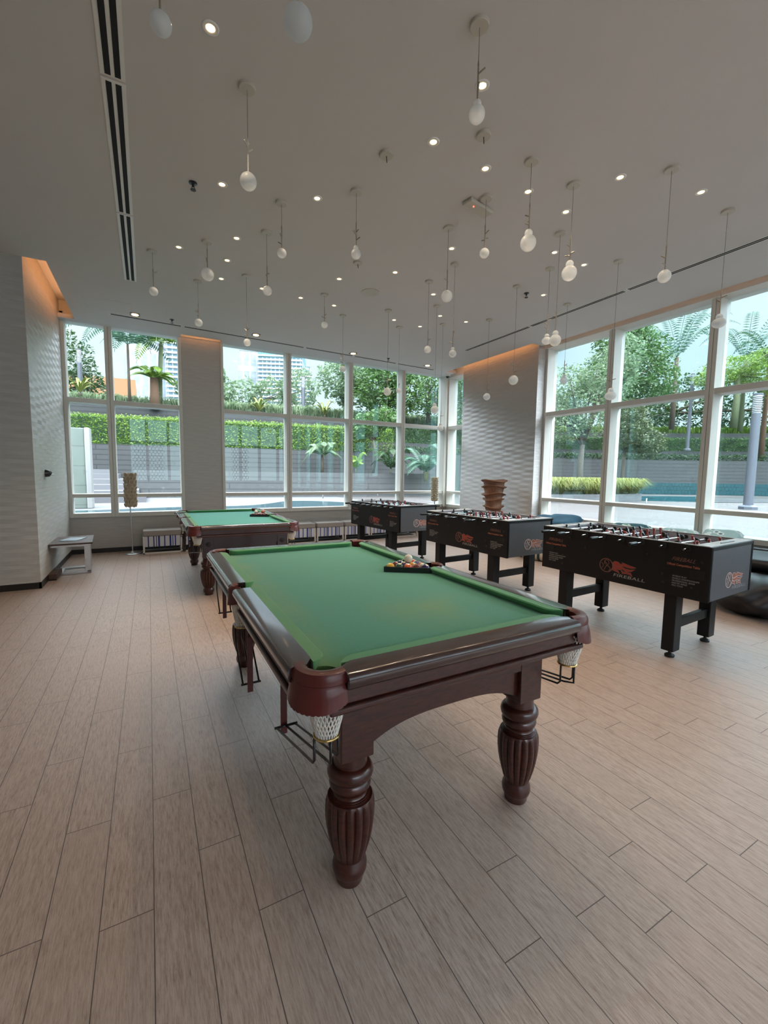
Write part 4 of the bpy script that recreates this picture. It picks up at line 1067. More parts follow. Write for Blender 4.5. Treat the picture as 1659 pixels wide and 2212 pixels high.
# ------------------------------------------------------------------ right side pieces
def pillow(name, c, sz, rot, mat, label, cat='cushion', group=None, puff=.5):
    n = 14; v = []; f = []
    for sgn in (1, -1):
        for i in range(n + 1):
            for j in range(n + 1):
                u, w = 2 * i / n - 1, 2 * j / n - 1
                h = (max(0, (1 - u ** 4) * (1 - w ** 4))) ** puff
                pin = 1 - .10 * (u * u * w * w)
                v.append((u * sz[0] / 2 * pin * (1 - .05 * (1 - w * w)), w * sz[1] / 2 * pin * (1 - .05 * (1 - u * u)), sgn * h * sz[2] / 2 + .006 * math.sin(5 * u + 3 * w)))
    K = (n + 1) ** 2
    for s_ in range(2):
        for i in range(n):
            for j in range(n):
                a = s_ * K + i * (n + 1) + j; q = (a, a + n + 1, a + n + 2, a + 1); f.append(q if s_ == 0 else q[::-1])
    mb = MB().add(v, f); o = mb.build(name, mat, None, smooth=True); bm = bmesh.new(); bm.from_mesh(o.data); bmesh.ops.remove_doubles(bm, verts=bm.verts, dist=.0005); bm.to_mesh(o.data); bm.free()
    o.location = c; o.rotation_euler = rot; return tag(o, label, cat, group)
t = empty('sofa', (6.12, 3.6, 0)); tag(t, 'long low black sofa bench along the right windows', 'sofa')
MB().box(-.30, .30, -2.6, 1.9, .05, .44).build('seat_base', 'vinyl_black', t, bevel=.03, seg=3)
MB().box(.12, .31, -2.6, 1.9, .44, .60).build('backrest', 'vinyl_black', t, bevel=.03, seg=3)
MB().box(-.27, .27, -2.55, 1.85, 0, .05).build('plinth', 'dark_base', t)
def patterned(name, a, b_, c_, sc):
    m, nt, b = newmat(name)
    vo = N(nt, 'ShaderNodeTexVoronoi'); vo.inputs['Scale'].default_value = sc; lk(nt, coords(nt), vo.inputs['Vector'])
    lk(nt, ramp(nt, vo.outputs['Distance'], [(.15, a), (.3, b_), (.45, c_)]), b.inputs['Base Color']); b.inputs['Roughness'].default_value = .9
patterned('green_pattern', (.05, .22, .16), (.65, .70, .62), (.03, .10, .12), 9)
patterned('grey_pattern', (.08, .14, .14), (.70, .75, .72), (.30, .42, .40), 11)
pillow('cushion', (6.03, 4.86, .62), (.55, .62, .22), (0, -.35, .1), 'blue_cloth', 'large dark blue cushion leaning behind the near football table', group='loose cushions on the right sofa')
pillow('cushion', (6.05, 5.25, .60), (.50, .55, .2), (0, -.3, -.2), 'blue_cloth', 'dark blue cushion half hidden by the middle football table corner', group='loose cushions on the right sofa')
pillow('cushion', (6.08, 3.75, .60), (.5, .62, .2), (0, -.35, .1), 'green_pattern', 'green and white patterned cushion on the sofa under the window upright', group='loose cushions on the right sofa')
pillow('cushion', (6.08, 3.12, .60), (.5, .56, .2), (0, -.35, -.1), 'grey_pattern', 'pale patterned cushion behind the middle of the near football table', group='loose cushions on the right sofa')
pillow('cushion', (6.10, 2.60, .64), (.5, .44, .2), (0, -.4, .15), 'grey_pattern', 'white and grey patterned cushion, rightmost above the near football table', group='loose cushions on the right sofa')
def bag(c, r, h, label):
    mb = MB(); n, mm = 56, 26; secs = []
    for i in range(mm + 1):
        ph = PI * i / mm; z = h * .5 * (1 - math.cos(ph)); q = math.sin(ph) ** .55 if 0 < i < mm else .02
        secs.append([(c[0] + r[0] * q * math.cos(a) * (1 + .09 * math.sin(5 * a + z * 19) + .05 * math.sin(11 * a - z * 31)), c[1] + r[1] * q * math.sin(a) * (1 + .09 * math.sin(4 * a + z * 17) + .05 * math.sin(9 * a + z * 37)), z * (1 + .10 * math.sin(3 * a + 1) * q)) for a in [2 * PI * k / n for k in range(n)]])
    o = mb.loft(secs).build('bean_bag', 'vinyl_black', None, smooth=True); return tag(o, label, 'bean bag', 'black bean bags')
bag((5.98, 1.25, 0), (.50, .50), .60, 'black crumpled bean bag at the right edge behind the near football table')
bag((5.62, 1.98, 0), (.42, .46), .42, 'low black bean bag under the end of the near football table')
pillow('black_cover', (5.95, 1.95, .51), (.62, 1.25, .16), (0, -.1, 0), 'vinyl_black', 'black shiny cover lying on the sofa end at right edge', 'cover')
def roll(c, L, r, az, label):
    t = MB(); m_ = Matrix.Translation(c) @ Matrix.Rotation(az, 4, 'Z') @ Matrix.Rotation(PI / 2, 4, 'Y')
    q = MB().lathe([(-L / 2, .01), (-L / 2 + .02, r * .9), (-L / 2 + .05, r), (L / 2 - .05, r), (L / 2 - .02, r * .9), (L / 2, .01)], n=24)
    o = q.build('bolster', 'bolster_stripe', None, smooth=True); o.matrix_world = m_; return tag(o, label, 'bolster', 'striped bolsters on the floor')
m, nt, b = newmat('bolster_stripe'); s = N(nt, 'ShaderNodeSeparateXYZ'); lk(nt, coords(nt), s.inputs[0])
q = math_(nt, 'FRACT', math_(nt, 'DIVIDE', s.outputs['Z'], .16)); lk(nt, mixc(nt, math_(nt, 'LESS_THAN', q, .3), (.50, .46, .38), (.03, .045, .05)), b.inputs['Base Color']); b.inputs['Roughness'].default_value = .9
roll((5.68, 4.95, .10), .62, .10, math.radians(-75), 'cream and black striped bolster between the middle and near football tables')
roll((5.65, 5.50, .09), .5, .09, math.radians(-80), 'striped bolster on the floor behind the middle football table legs')

# ------------------------------------------------------------------ outside
ZO = .40
struct(MB().box(-30, 60, -40, 45, -.3, -.13).build('ground', 'ground_paving'))
struct(MB().box(-14, 6.9, 8.9, 21.5, 0, ZO).build('trim_pool_deck_pale', 'pool_deck_pale'))
struct(MB().box(6.9, 40, -12, 22, 0, ZO - .002).build('trim_pool_deck_planks', 'deck_planks'))
def blob(pts, z0, z1, name, mat):
    return MB().prism(pts, z0, z1).build(name, mat)
def smooth_poly(pts, it=3):
    for _ in range(it):
        q = []
        for i in range(len(pts)):
            a, b = pts[i], pts[(i + 1) % len(pts)]
            q += [(a[0] * .75 + b[0] * .25, a[1] * .75 + b[1] * .25), (a[0] * .25 + b[0] * .75, a[1] * .25 + b[1] * .75)]
        pts = q
    return pts
pool = smooth_poly([(-5, 9.6), (-5, 12.6), (-1.4, 12.7), (.7, 13.3), (2.4, 13.0), (3.4, 13.8), (4.3, 15.0), (5.4, 14.6), (6.4, 13.0), (6.6, 11), (6.2, 9.6)])
o = blob(pool, ZO, ZO + .004, 'pool', 'concrete'); tag(o, 'grey tiled rim of the pool behind the back windows', 'pool')
o = blob([(x * .96 + .08, y * .955 + .5 if y > 11 else y + .1) for x, y in pool], ZO + .0045, ZO + .008, 'pool_water', 'pool_water'); tag(o, 'teal water of the pool outside the back windows', 'water', kind='stuff')
ch = smooth_poly([(14.5, 12.5), (18.4, 11.0), (19.6, 9.6), (23, 8.6), (27, 8.2), (33, 6), (33, 9), (26, 11.8), (22.5, 13.6), (16, 14.5)])
o = blob(ch, ZO, ZO + .01, 'lagoon_water', 'pool_water'); tag(o, 'narrow teal lagoon at the foot of the tiled wall, seen through the right windows', 'water', kind='stuff')
sp_ = smooth_poly([(19.5, 9.7), (24, 9.9), (28, 8.6), (30, 6.8), (25, 7.6), (21, 8.6)])
o = blob(sp_, ZO + .01, ZO + .16, 'round_basin', 'concrete'); tag(o, 'low pale curved basin rim on the terrace outside right', 'basin')
o = blob([(x * .9 + 2.5, y * .9 + .86) for x, y in sp_], ZO + .161, ZO + .17, 'basin_water', 'dark_base'); tag(o, 'dark water inside the curved basin outside right', 'water', kind='stuff')
# retaining walls follow one curved line
base = [(-14, 21), (-1.9, 20.4), (1.4, 19.8), (7, 18.9), (13.3, 18.2), (20.8, 17.1), (27, 14.3), (31.6, 11.2), (36, 6), (39, -2)]
def sub(path, n=5):
    out = []
    for i in range(len(path) - 1):
        p0, p1, p2, p3 = path[max(i - 1, 0)], path[i], path[i + 1], path[min(i + 2, len(path) - 1)]
        for k in range(n):
            t_ = k / n; out.append(tuple(.5 * (2 * p1[j] + (p2[j] - p0[j]) * t_ + (2 * p0[j] - 5 * p1[j] + 4 * p2[j] - p3[j]) * t_ ** 2 + (3 * p1[j] - p0[j] - 3 * p2[j] + p3[j]) * t_ ** 3) for j in (0, 1)))
    return out + [path[-1]]
PATH = sub(base)
def offset(path, d):
    out = []
    for i, p in enumerate(path):
        a, b = path[max(i - 1, 0)], path[min(i + 1, len(path) - 1)]; dx, dy = b[0] - a[0], b[1] - a[1]; l = math.hypot(dx, dy)
        out.append((p[0] - dy / l * d, p[1] + dx / l * d))
    return out
def wall(name, d, th, z0, z1, mat, label, cat='wall', x0=-99, x1=99):
    A = [p for p in offset(PATH, d)]; B = [p for p in offset(PATH, d + th)]
    idx = [i for i in range(len(PATH)) if x0 <= PATH[i][0] <= x1]
    secs = [[(A[i][0], A[i][1], z0), (B[i][0], B[i][1], z0), (B[i][0], B[i][1], z1), (A[i][0], A[i][1], z1)] for i in idx]
    o = MB().loft(secs).build(name, mat)
    return struct(o) if cat is None else tag(o, label, cat)
wall('retaining_wall', 0, 1.6, 0, 2.42, 'grey_block', 'lowest grey coursed retaining wall beyond the pool')
wall('retaining_wall', 1.6, 1.6, 0, 3.05, 'grey_block', 'second grey retaining wall stepped above the first')
wall('retaining_wall', 3.2, 9, 0, 4.30, 'grey_block', 'top grey retaining wall carrying the trees')
wall('tiled_wall', -.25, .25, 0, 1.08, 'teal_tiles', 'low wall of small teal tiles under the grey wall, outside right', 'wall', x0=13.5)
lowp = offset(PATH, -2.1)
A = [p for p in lowp if -.5 < p[0] < 12.6]; B = [p for p, q in zip(offset(PATH, -1.9), lowp) if -.5 < q[0] < 12.6]
o = MB().loft([[(a[0], a[1], ZO), (b_[0], b_[1], ZO), (b_[0], b_[1], 1.41), (a[0], a[1], 1.41)] for a, b_ in zip(A, B)]).build('planter_wall', 'light_block'); tag(o, 'pale low planter wall beyond the pool, behind the back windows', 'planter')
A2 = [p for p in offset(PATH, -.02) if -.6 < p[0] < 13.2]
o = MB().loft([[(a[0], a[1], ZO), (b_[0], b_[1], ZO), (b_[0], b_[1], 1.33), (a[0], a[1], 1.33)] for a, b_ in zip(B, A2)]).build('planter_soil', 'soil'); tag(o, 'soil bed inside the pale low planter', 'soil', kind='stuff')
# left pillar wall and steps
o = MB().box(-2.4, -1.42, 13.4, 13.75, ZO, 2.46).build('tiled_pillar', 'green_tiles', bevel=.02); tag(o, 'pale green tiled pillar wall outside the far left pane', 'pillar')
o = MB().box(-1.42, -1.30, 13.35, 13.8, ZO, 2.47).build('pillar_cap', 'edge_pale', bevel=.02); tag(o, 'white edge capping the pale green pillar wall', 'trim')
st = MB()
for k in range(6): st.box(-3.4, -.35 - k * .22 + .25, 15.4 + k * .75, 20.2, ZO + k * .17, ZO + (k + 1) * .17)
o = st.build('stone_steps', 'pool_deck_pale'); tag(o, 'wide stone steps rising at the far left outside', 'steps')

def leaves(n, sampler, size, aspect=.45, up_bias=.3, seed=1):
    r2 = np.random.RandomState(seed)
    P = sampler(n, r2)
    d = r2.normal(size=(n, 3)); d[:, 2] *= .6; d /= np.linalg.norm(d, axis=1)[:, None]
    nrm = r2.normal(size=(n, 3)); nrm[:, 2] += up_bias * 3; s = np.cross(d, nrm); s /= np.linalg.norm(s, axis=1)[:, None] + 1e-9
    L = size * r2.uniform(.6, 1.25, n)[:, None]; w = L * aspect * .5
    a = P - d * L * .5; b = P + s * w; c = P + d * L * .5; e = P - s * w
    v = np.stack([a, b, c, e], 1).reshape(-1, 3)
    f = np.arange(4 * n).reshape(n, 4)
    return v, f
def ellipsoids(spheres, shell=.55):
    wts = np.array([s[3] ** 2 for s in spheres]); wts = wts / wts.sum()
    def fn(n, r2):
        k = r2.choice(len(spheres), n, p=wts); S_ = np.array([list(s[:4]) + [s[4] if len(s) > 4 else 1] for s in spheres])[k]
        d = r2.normal(size=(n, 3)); d /= np.linalg.norm(d, axis=1)[:, None]
        rr = S_[:, 3] * (shell + (1 - shell) * r2.rand(n) ** .5) * (1 + .22 * np.sin(d[:, 0] * 7 + S_[:, 0]) * np.cos(d[:, 2] * 6 + S_[:, 1]))
        d[:, 2] *= S_[:, 4]
        return S_[:, :3] + d * rr[:, None]
    return fn
def npmesh(name, v, f, mat, parent=None):
    me = bpy.data.meshes.new(name); nv, nf = len(v), len(f)
    me.vertices.add(nv); me.vertices.foreach_set('co', np.asarray(v, dtype=np.float32).ravel())
    me.loops.add(nf * 4); me.loops.foreach_set('vertex_index', np.asarray(f, dtype=np.int32).ravel())
    me.polygons.add(nf); me.polygons.foreach_set('loop_start', np.arange(0, nf * 4, 4, dtype=np.int32)); me.polygons.foreach_set('loop_total', np.full(nf, 4, dtype=np.int32))
    me.update(); me.validate(); me.materials.append(M[mat]); o = bpy.data.objects.new(name, me); C.objects.link(o)
    if parent: o.parent = parent
    return o
def tree(x, y, z, fork, spheres, n, size, leaf, bark, label, tr=.12, group=None, nbr=7, seed=1, aspect=.45):
    t = empty('tree', (x, y, z)); tag(t, label, 'tree', group)
    r2 = random.Random(seed); mb = MB()
    mb.tube([(0, 0, 0), (r2.uniform(-.1, .1), r2.uniform(-.1, .1), (fork - z) * .5), (0, 0, fork - z)], [tr * 1.2, tr, tr * .85], 9)
    for k in range(nbr):
        s_ = spheres[k % len(spheres)]; e_ = Vector((s_[0] - x + r2.uniform(-.5, .5) * s_[3], s_[1] - y + r2.uniform(-.5, .5) * s_[3], s_[2] - z + r2.uniform(-.2, .6) * s_[3]))
        m1 = Vector((e_.x * .35 + r2.uniform(-.15, .15), e_.y * .35, (fork - z) * .6 + e_.z * .4))
        mb.tube([(0, 0, fork - z - .05), m1, e_], [tr * .6, tr * .38, tr * .12], 6)
    mb.build('trunk', bark, t, smooth=True)
    v, f = leaves(n, ellipsoids([(s[0] - x, s[1] - y, s[2] - z) + tuple(s[3:]) for s in spheres]), size, aspect, seed=seed)
    npmesh('foliage', v, f, leaf, t)
    return t
tree(15.75, 11.8, ZO + .3, 2.7, [(15.0, 12.2, 3.5, .95, .8), (15.9, 11.8, 4.3, 1.2), (16.5, 11.3, 5.4, 1.1), (15.2, 12.2, 5.0, .9), (16.9, 11.0, 6.3, .8), (14.6, 12.4, 4.2, .7)], 9000, .14, 'leaf_pale', 'bark_mottled', 'tree with mottled trunk rising from the yellow-leaved island bed', .12, seed=3, nbr=20)
tree(22.3, 15.0, 3.9, 6.0, [(22.9, 14.5, 7.4, 1.9), (22.2, 14.8, 9.0, 1.4), (24.2, 14.4, 6.6, 1.6), (21.9, 15.2, 6.4, 1.6), (23.6, 14.6, 8.6, 1.0)], 13000, .2, 'leaf_green', 'bark', 'tall bushy tree filling the middle right pane', .2, seed=4, nbr=10)
tree(19.9, 12.6, ZO, 2.6, [(19.7, 12.4, 3.5, 1.05, .8), (20.6, 12.0, 3.0, .8, .8), (19.9, 12.6, 4.3, .9, .8)], 9000, .13, 'leaf_brownish', 'bark', 'low olive-brown drooping tree left of the tall palm-like tree', .08, seed=5)
tree(33, 17.5, 4.2, 6, [(30.5, 18.5, 6, 2.3), (33.5, 17, 6.2, 2.4), (36, 14.5, 6.4, 2.6), (38, 11, 6.2, 2.6)], 11000, .3, 'leaf_dark', 'bark', 'dark tree belt far behind the right windows', .2, seed=6)
tree(29.2, 12.2, 4.25, 7.2, [(29.2, 12.4, 7.7, 1.5, .35), (30.3, 11.3, 7.2, 1.6, .35), (28.6, 12.9, 7.1, 1.2, .35), (30.6, 10.9, 8.2, 1.3, .35), (31.0, 10.4, 6.4, 1.3, .4)], 11000, .16, 'leaf_bright', 'bark_green', 'umbrella-shaped bright green tree at the right picture edge', .16, seed=7, nbr=9, aspect=.3)
tree(17.5, 17.8, 3.9, 5, [(16.2, 19, 5.6, 1.6), (18.5, 18.6, 5.4, 1.5), (20.3, 17.9, 5.2, 1.5)], 8000, .18, 'leaf_green', 'bark', 'green tree behind the mottled trunk, low left in the right window', .14, seed=8)
tree(5.2, 26.8, 4.3, 5.1, [(3.6, 27, 5.5, 1.0), (5.0, 26.8, 5.7, 1.2), (6.6, 26.4, 5.8, 1.2), (8.2, 26.0, 6.4, 1.3)], 3600, .26, 'leaf_pale', 'bark_mottled', 'open-branched pale tree below the towers in the second window', .1, seed=9, nbr=14)
tree(10.0, 23.2, 4.3, 5.4, [(9.6, 23.2, 6.7, 1.25), (10.4, 22.6, 7.2, 1.2), (10.3, 22.8, 6.0, 1.1), (11.2, 22.3, 6.6, 1.2)], 4200, .24, 'leaf_pale', 'bark_mottled', 'rounded tree right of the grey lamp post, third pane', .1, seed=10, nbr=14)
tree(11.4, 20.4, 4.3, 5.0, [(10.6, 20.3, 5.9, 1.25), (11.3, 19.9, 6.9, 1.2), (11.9, 19.6, 5.7, 1.1), (10.9, 20.1, 4.9, .9)], 6000, .21, 'leaf_green', 'bark', 'leafy tree filling the fourth pane of the back windows', .12, seed=11, nbr=12)
tree(13.8, 20.2, 4.3, 5.0, [(13.2, 20.3, 5.9, 1.3), (14.4, 20.0, 6.6, 1.3), (14.6, 19.6, 5.2, 1.3), (15.8, 19.6, 6.3, 1.2)], 6500, .19, 'leaf_green', 'bark', 'leafy tree nearest the far corner of the room', .12, seed=12, nbr=12)
tree(-3.9, 30, 4.3, 5.6, [(-3.9, 30, 7.0, 1.5, 1.2), (-3.2, 30, 5.9, 1.3)], 3000, .24, 'leaf_dark', 'bark', 'dark round tree at the far left behind the pale lamp post', .12, seed=13)
tree(2.3, 24.5, 4.3, 5.0, [(2.2, 24.6, 5.6, 1.0), (3.0, 24.4, 6.1, .8)], 1800, .26, 'leaf_pale', 'bark_mottled', 'pale small tree between the palm and the clad column', .07, seed=14, nbr=8)
tree(8.87, 17.3, 1.35, 2.9, [(8.7, 17.5, 3.6, .8, .7), (9.3, 17.2, 3.9, .7, .7), (8.3, 17.5, 3.3, .6, .7)], 2800, .15, 'leaf_green', 'bark', 'slender small tree in the low planter, third pane from the left of the big window', .05, seed=15)

def frond(mb_v, mb_f, base_, az, L, rise, droop, leafL, n=26, w=.028):
    """pinnate frond: curved rachis with paired leaflets"""
    pts = []
    for i in range(n + 1):
        q = i / n; r = L * q; z = rise * math.sin(q * PI * .6) * L - droop * q ** 2.2 * L
        pts.append(Vector((base_[0] + r * math.cos(az), base_[1] + r * math.sin(az), base_[2] + z)))
    side = Vector((-math.sin(az), math.cos(az), 0))
    def quad(a, b, c, d): k = len(mb_v); mb_v.extend([tuple(a), tuple(b), tuple(c), tuple(d)]); mb_f.append((k, k + 1, k + 2, k + 3))
    for i in range(n):
        q = i / n; quad(pts[i] + side * .012, pts[i] - side * .012, pts[i + 1] - side * .010, pts[i + 1] + side * .010)
        quad(pts[i] + Vector((0, 0, .012)), pts[i] - Vector((0, 0, .012)), pts[i + 1] - Vector((0, 0, .01)), pts[i + 1] + Vector((0, 0, .01)))
        if i < 2: continue
        l = leafL * (math.sin(PI * min(1, .12 + q * .92)) ** .6); t_ = (pts[i + 1] - pts[i]).normalized()
        for sg in (-1, 1):
            d = (side * sg * .9 + t_ * .45 + Vector((0, 0, -.30))).normalized(); ww = t_ * w
            quad(pts[i] - ww * .4, pts[i] + d * l * .5 - ww, pts[i] + d * l, pts[i] + d * l * .5 + ww)
def palm(x, y, z, top, L, nf, leafL, leaf, bark, label, tr=.1, rise=.55, droop=.45, seed=1, lean=(0, 0), w=.028, name='palm_tree', cat='tree', stems=1):
    t = empty(name, (x, y, z)); tag(t, label, cat)
    r2 = random.Random(seed); v, f = [], []
    if top > z + .05:
        mb = MB()
        for s_ in range(stems):
            ox = (s_ - (stems - 1) / 2) * tr * 2.2
            mb.tube([(ox * .4, 0, 0), (ox * .8 + lean[0] * .4, lean[1] * .4, (top - z) * .5), (ox + lean[0], lean[1], top - z)], [tr * 1.2, tr * .9, tr * .8], 9)
        mb.build('trunk', bark, t, smooth=True)
    for k in range(nf):
        az = 2 * PI * k / nf + r2.uniform(-.2, .2)
        frond(v, f, (lean[0], lean[1], top - z), az, L * r2.uniform(.8, 1.1), rise * r2.uniform(.6, 1.5), droop * r2.uniform(.6, 1.3), leafL, w=w)
    npmesh('fronds', np.array(v), np.array(f), leaf, t); return t
palm(26.95, 14.3, 4.2, 8.3, 2.6, 17, .42, 'leaf_blue', 'bark', 'tall feathery palm-like tree in the middle right pane', .13, .75, .30, 21, w=.03)
palm(31.0, 12.6, 4.2, 8.3, 2.2, 11, .4, 'leaf_blue', 'bark_green', 'second feathery palm at the upper right corner pane', .12, .8, .3, 22, w=.03)
palm(-.65, 22.6, 4.3, 6.9, 2.8, 14, .55, 'leaf_blue', 'bark', 'thin-stemmed palm with long drooping fronds in the far left window', .06, .5, .55, 23, w=.045)
palm(.35, 23.2, 4.3, 5.7, 1.1, 9, .3, 'leaf_bright', 'bark_orange', 'thick orange-brown palm stump trunk left of the clad column', .22, .5, .5, 24, w=.05)
palm(.55, 23.6, 4.3, 7.4, 2.6, 15, .55, 'leaf_bright', 'bark_green', 'bright green palm rising from the thick stump, left window', .11, .6, .5, 25, lean=(.15, 0), w=.05)
palm(6.6, 17.7, 1.38, 2.15, .85, 13, .28, 'leaf_pale', 'bark', 'small variegated palm-like shrub in the low planter', .06, .7, .7, 26, w=.035)
palm(7.85, 16.95, 1.38, 1.6, .5, 9, .2, 'leaf_bright', 'bark_green', 'tiny bright plant in the low planter beside the slender tree', .02, 1.1, .4, 27, w=.02, name='planter_plant', cat='plant')
palm(10.6, 15.6, ZO + .7, 1.5, 1.3, 16, .36, 'leaf_blue', 'bark_green', 'blue-green areca palm in the planter near the far corner', .04, .9, .6, 28, stems=3, w=.03)
palm(9.4, 16.6, 1.38, 1.6, 1.1, 12, .3, 'leaf_dark', 'bark_green', 'dark fern-like palm left of the blue-green areca palm', .04, .9, .6, 29, w=.03)
palm(32.0, 11.85, 2.42, 8.5, 2.2, 10, .4, 'leaf_dark', 'bark_orange', 'orange-brown palm trunk at the right picture edge', .13, .6, .5, 30, w=.05)
for x, y, z, lb, sd in ((-2.3, 21.2, 4.35, 'yellow-green rosette plant at the far left on the top terrace', 31), (5.0, 22.4, 4.35, 'yellow rosette plant in the second window above the hedge', 32), (8.3, 21.9, 4.35, 'yellow-brown rosette plant left of the grey lamp post', 33)):
    palm(x, y, z, z + .1, .6, 12, .07, 'leaf_yellow', 'bark', lb, .05, 1.0, .25, sd, w=.05, name='rosette_plant', cat='plant')
# strips of planting along the terraces
def strip(name, d0, d1, z0, z1, n, size, leaf, label, cat, x0=-99, x1=99, aspect=.4, seed=1, solid=None, upright=False, kind=None):
    P0 = np.array(offset(PATH, d0)); P1 = np.array(offset(PATH, d1)); P = np.array(PATH)
    ok = [i for i in range(len(P) - 1) if x0 <= P[i][0] <= x1]
    r2 = np.random.RandomState(seed)
    seglen = np.array([np.linalg.norm(P[i + 1] - P[i]) for i in ok]); k = r2.choice(len(ok), n, p=seglen / seglen.sum()); i = np.array(ok)[k]
    u = r2.rand(n)[:, None]; w = r2.rand(n)[:, None]
    a = P0[i] * (1 - u) + P0[i + 1] * u; b = P1[i] * (1 - u) + P1[i + 1] * u; xy = a * (1 - w) + b * w
    if upright:
        az = r2.rand(n) * 2 * PI; L = size * r2.uniform(.6, 1.2, n); ln = r2.uniform(.3, .9, n)
        base_ = np.c_[xy, np.full(n, z0)]; dr = np.c_[np.cos(az), np.sin(az), np.zeros(n)]; sd = np.c_[-np.sin(az), np.cos(az), np.zeros(n)] * (L * aspect * .5)[:, None]
        mid = base_ + dr * (L * ln * .35)[:, None] + np.c_[np.zeros((n, 2)), L * .75]; tip = base_ + dr * (L * ln)[:, None] + np.c_[np.zeros((n, 2)), L * .85]
        v = np.stack([base_, mid - sd, tip, mid + sd], 1).reshape(-1, 3); f = np.arange(4 * n).reshape(n, 4)
    else:
        hh = 1 - (1 - r2.rand(n)) * (r2.rand(n) < .5)
        side = r2.rand(n) < .55
        ww = np.where(side, 0, w[:, 0])[:, None]; xy = a * (1 - ww) + b * ww
        z = np.where(side, z0 + (z1 - z0) * r2.rand(n), z1 + .05 * r2.normal(size=n))
        pos = np.c_[xy, z]; v, f = leaves(n, lambda m_, q_: pos, size, aspect, .3, seed)
    o = npmesh(name, v, f, leaf)
    tag(o, label, cat, kind=kind)
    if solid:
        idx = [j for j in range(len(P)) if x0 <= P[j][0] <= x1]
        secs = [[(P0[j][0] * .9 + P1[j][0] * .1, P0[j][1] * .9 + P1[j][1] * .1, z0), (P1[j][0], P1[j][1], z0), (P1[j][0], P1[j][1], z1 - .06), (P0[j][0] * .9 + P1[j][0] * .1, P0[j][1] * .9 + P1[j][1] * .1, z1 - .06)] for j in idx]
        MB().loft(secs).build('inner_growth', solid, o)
    return o
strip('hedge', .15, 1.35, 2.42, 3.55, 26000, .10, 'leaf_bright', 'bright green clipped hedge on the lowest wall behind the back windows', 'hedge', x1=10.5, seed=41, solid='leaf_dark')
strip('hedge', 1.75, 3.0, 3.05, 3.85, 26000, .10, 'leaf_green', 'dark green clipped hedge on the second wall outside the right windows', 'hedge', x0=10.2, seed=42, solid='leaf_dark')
strip('ground_cover', .15, 1.5, 2.42, 2.72, 12000, .13, 'leaf_dark', 'dark ground cover on the lowest wall outside the right windows', 'plants', x0=10.3, seed=43, kind='stuff')
strip('ground_cover', 1.75, 3.1, 3.05, 3.45, 9000, .14, 'leaf_dark', 'dark low plants on the second wall behind the clipped hedge, back windows', 'plants', x1=10.3, seed=44, kind='stuff')
strip('tall_grass', 3.3, 4.6, 4.30, 4.8, 15000, .62, 'grass_pale', 'arching striped grass along the top terrace behind the back windows', 'grass', x1=15, aspect=.09, seed=45, upright=True, kind='stuff')
strip('tall_grass', 3.3, 5.2, 4.25, 4.8, 17000, .55, 'leaf_bright', 'bright tall grass along the top terrace outside the right windows', 'grass', x0=14.5, aspect=.10, seed=46, upright=True, kind='stuff')
# island bed
isl = smooth_poly([(12.6, 11.5), (14.8, 11.0), (17.2, 10.6), (18.7, 10.7), (18.6, 12.0), (16.5, 13.2), (13.5, 13.4)])
o = blob(isl, ZO, ZO + .30, 'island_curb', 'concrete'); tag(o, 'curved concrete kerb of the planted island outside the right windows', 'kerb')
def poly_sampler(poly, z):
    P = np.array(poly); c = P.mean(0)
    def fn(n, r2):
        k = r2.randint(0, len(P), n); u = r2.rand(n)[:, None]; e_ = P[k] * (1 - u) + P[(k + 1) % len(P)] * u; w = np.sqrt(r2.rand(n))[:, None]
        return np.c_[c + (e_ - c) * w * .97, np.full(n, z)]
    return fn
r2 = np.random.RandomState(50); n = 7000
bs = poly_sampler(isl, ZO + .29)(450, r2); base_ = bs[r2.randint(0, 450, n)]
az = r2.rand(n) * 2 * PI; L = r2.uniform(.40, .95, n); dr = np.c_[np.cos(az), np.sin(az), np.zeros(n)]; sd = np.c_[-np.sin(az), np.cos(az), np.zeros(n)] * .013
mid = base_ + dr * (L * .38)[:, None] + np.c_[np.zeros((n, 2)), L * .72]; tip = base_ + dr * (L * .9)[:, None] + np.c_[np.zeros((n, 2)), L * .38]
o = npmesh('island_grass', np.stack([base_, mid - sd, tip, mid + sd], 1).reshape(-1, 3), np.arange(4 * n).reshape(n, 4), 'leaf_yellow'); tag(o, 'yellow-green arching grass in the island bed outside right', 'grass', kind='stuff')
# lamp posts
def post(x, y, z0, h, r, label, head=.62):
    t = empty('lamp_post', (x, y, z0)); tag(t, label, 'lamp post', 'garden lamp posts')
    MB().lathe([(0, r * 2), (.09, r * 2), (.10, r * 1.9), (.14, r * 1.2)], n=8).build('base', 'post_grey', t)
    MB().lathe([(.05, r), (h - head, r * .92)], n=20).build('post', 'post_grey', t, smooth='auto')
    MB().lathe([(h - head, r * .86), (h - .05, r * .86)], n=20).build('lamp_head', 'lamp_glass', t, smooth='auto')
    lv = MB()
    for k in range(9):
        z = h - head + .03 + k * (head - .1) / 9; lv.lathe([(z, r * .95), (z + .012, r * 1.0), (z + .02, r * .9)], n=20, cap=False)
    lv.lathe([(h - .05, r), (h, r)], n=20).build('louvres', 'post_grey', t, smooth='auto')
post(17.36, 6.65, ZO, 3.75, .135, 'thick grey lamp post standing on the terrace at the far right')
post(7.75, 23.8, 4.3, 2.45, .11, 'dark lamp post in the third pane among the trees')
post(-2.75, 25.5, 4.3, 2.8, .11, 'dark lamp post at the far left window beside the dark tree')
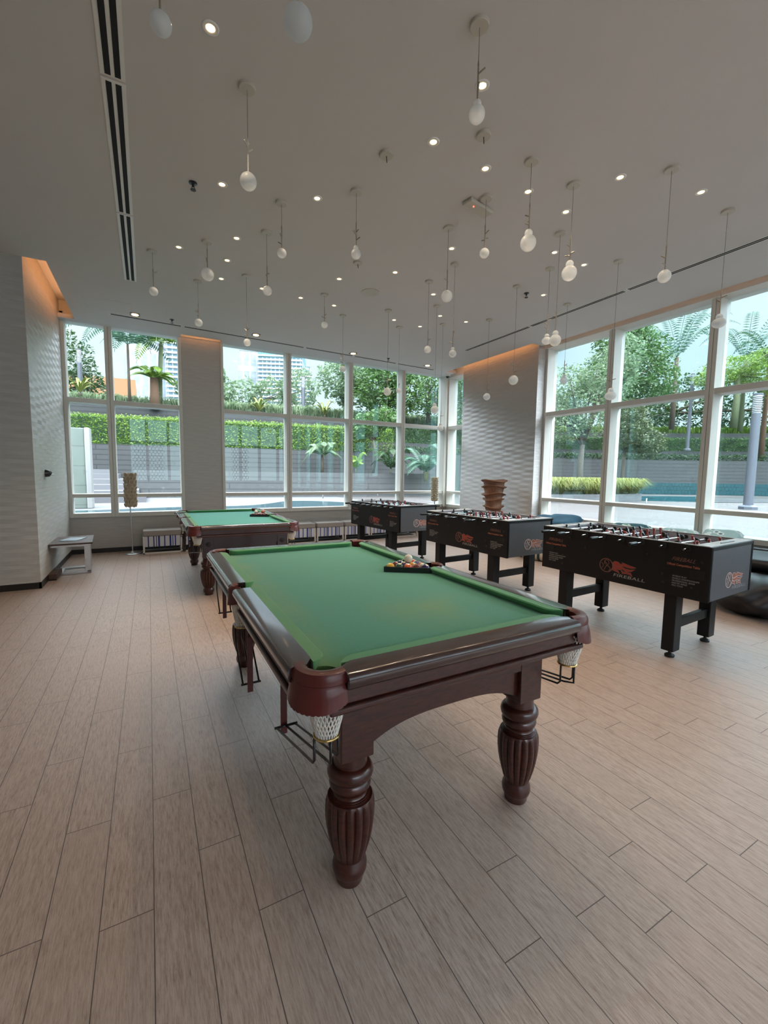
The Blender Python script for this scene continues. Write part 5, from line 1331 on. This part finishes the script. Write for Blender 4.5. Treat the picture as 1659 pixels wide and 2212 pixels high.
post(29.0, 14.4, 3.05, 4.6, .10, 'thin distant lamp post left of the near one, right window')
def pool_light(x, y, az, label):
    o = MB().tube([(0, 0, 0), (0, 0, .16), (.05, 0, .22), (.2, 0, .23)], .022, 8).build('pool_spout', 'edge_pale', None, smooth=True, loc=(x, y, ZO)); o.rotation_euler = (0, 0, az); tag(o, label, 'pool fitting', 'white pool fittings')
pool_light(6.0, 16.0, 0, 'small white pool spout at the rim seen in the third pane'); pool_light(8.6, 16.3, 0, 'small white pool spout at the rim seen in the fourth pane'); pool_light(15.6, 8.95, .5, 'small low spout on the plank terrace outside right')
# buildings
def tower(x, y, w, d, h, rz, mat, label, crown=None):
    t = empty('tower_block', (x, y, 0), rz); tag(t, label, 'building')
    MB().box(-w / 2, w / 2, -d / 2, d / 2, 0, h).build('facade', mat, t)
    MB().box(-w / 2 + 1, w / 2 - 1, -d / 2 + 1, d / 2 - 1, h, h + .8).build('roof_slab', 'concrete', t)
    if crown: MB().box(-w / 2 - .05, w / 2 + .05, -d / 2 - .05, d / 2 + .05, h - 6, h - .3).build('crown_glazing', 'tower_teal', t)
    if mat == 'tower_glass':
        bl = MB()
        for k in range(int(h / 3.1)): bl.box(-w / 2 - .5, w / 2 + .3, -d / 2 - 1.2, -d / 2, k * 3.1, k * 3.1 + .9)
        bl.build('balcony_bands', 'bench_frame', t)
    return t
tower(74, 366, 17, 20, 95, math.radians(-10), 'tower_white', 'white windowless tower face in the second window')
tower(98, 352, 33, 30, 95, math.radians(-24), 'tower_glass', 'glazed tower with teal crown right of the white tower face', True)
tower(122, 380, 18, 22, 92, math.radians(-20), 'tower_glass', 'slim glazed tower just right of the second window upright')
tower(3, 352, 30, 26, 92, math.radians(5), 'tower_white', 'pale low tower behind the palm stems in the left window')
tower(28, 335, 24, 34, 132, math.radians(-14), 'tower_glass', 'tall glazed tower behind the bright palm, left window')
o = MB().box(-6.5, -.8, 44, 50, 0, 9.2).build('orange_building', 'orange_render'); tag(o, 'plain orange-tan building behind the left window grass', 'building')
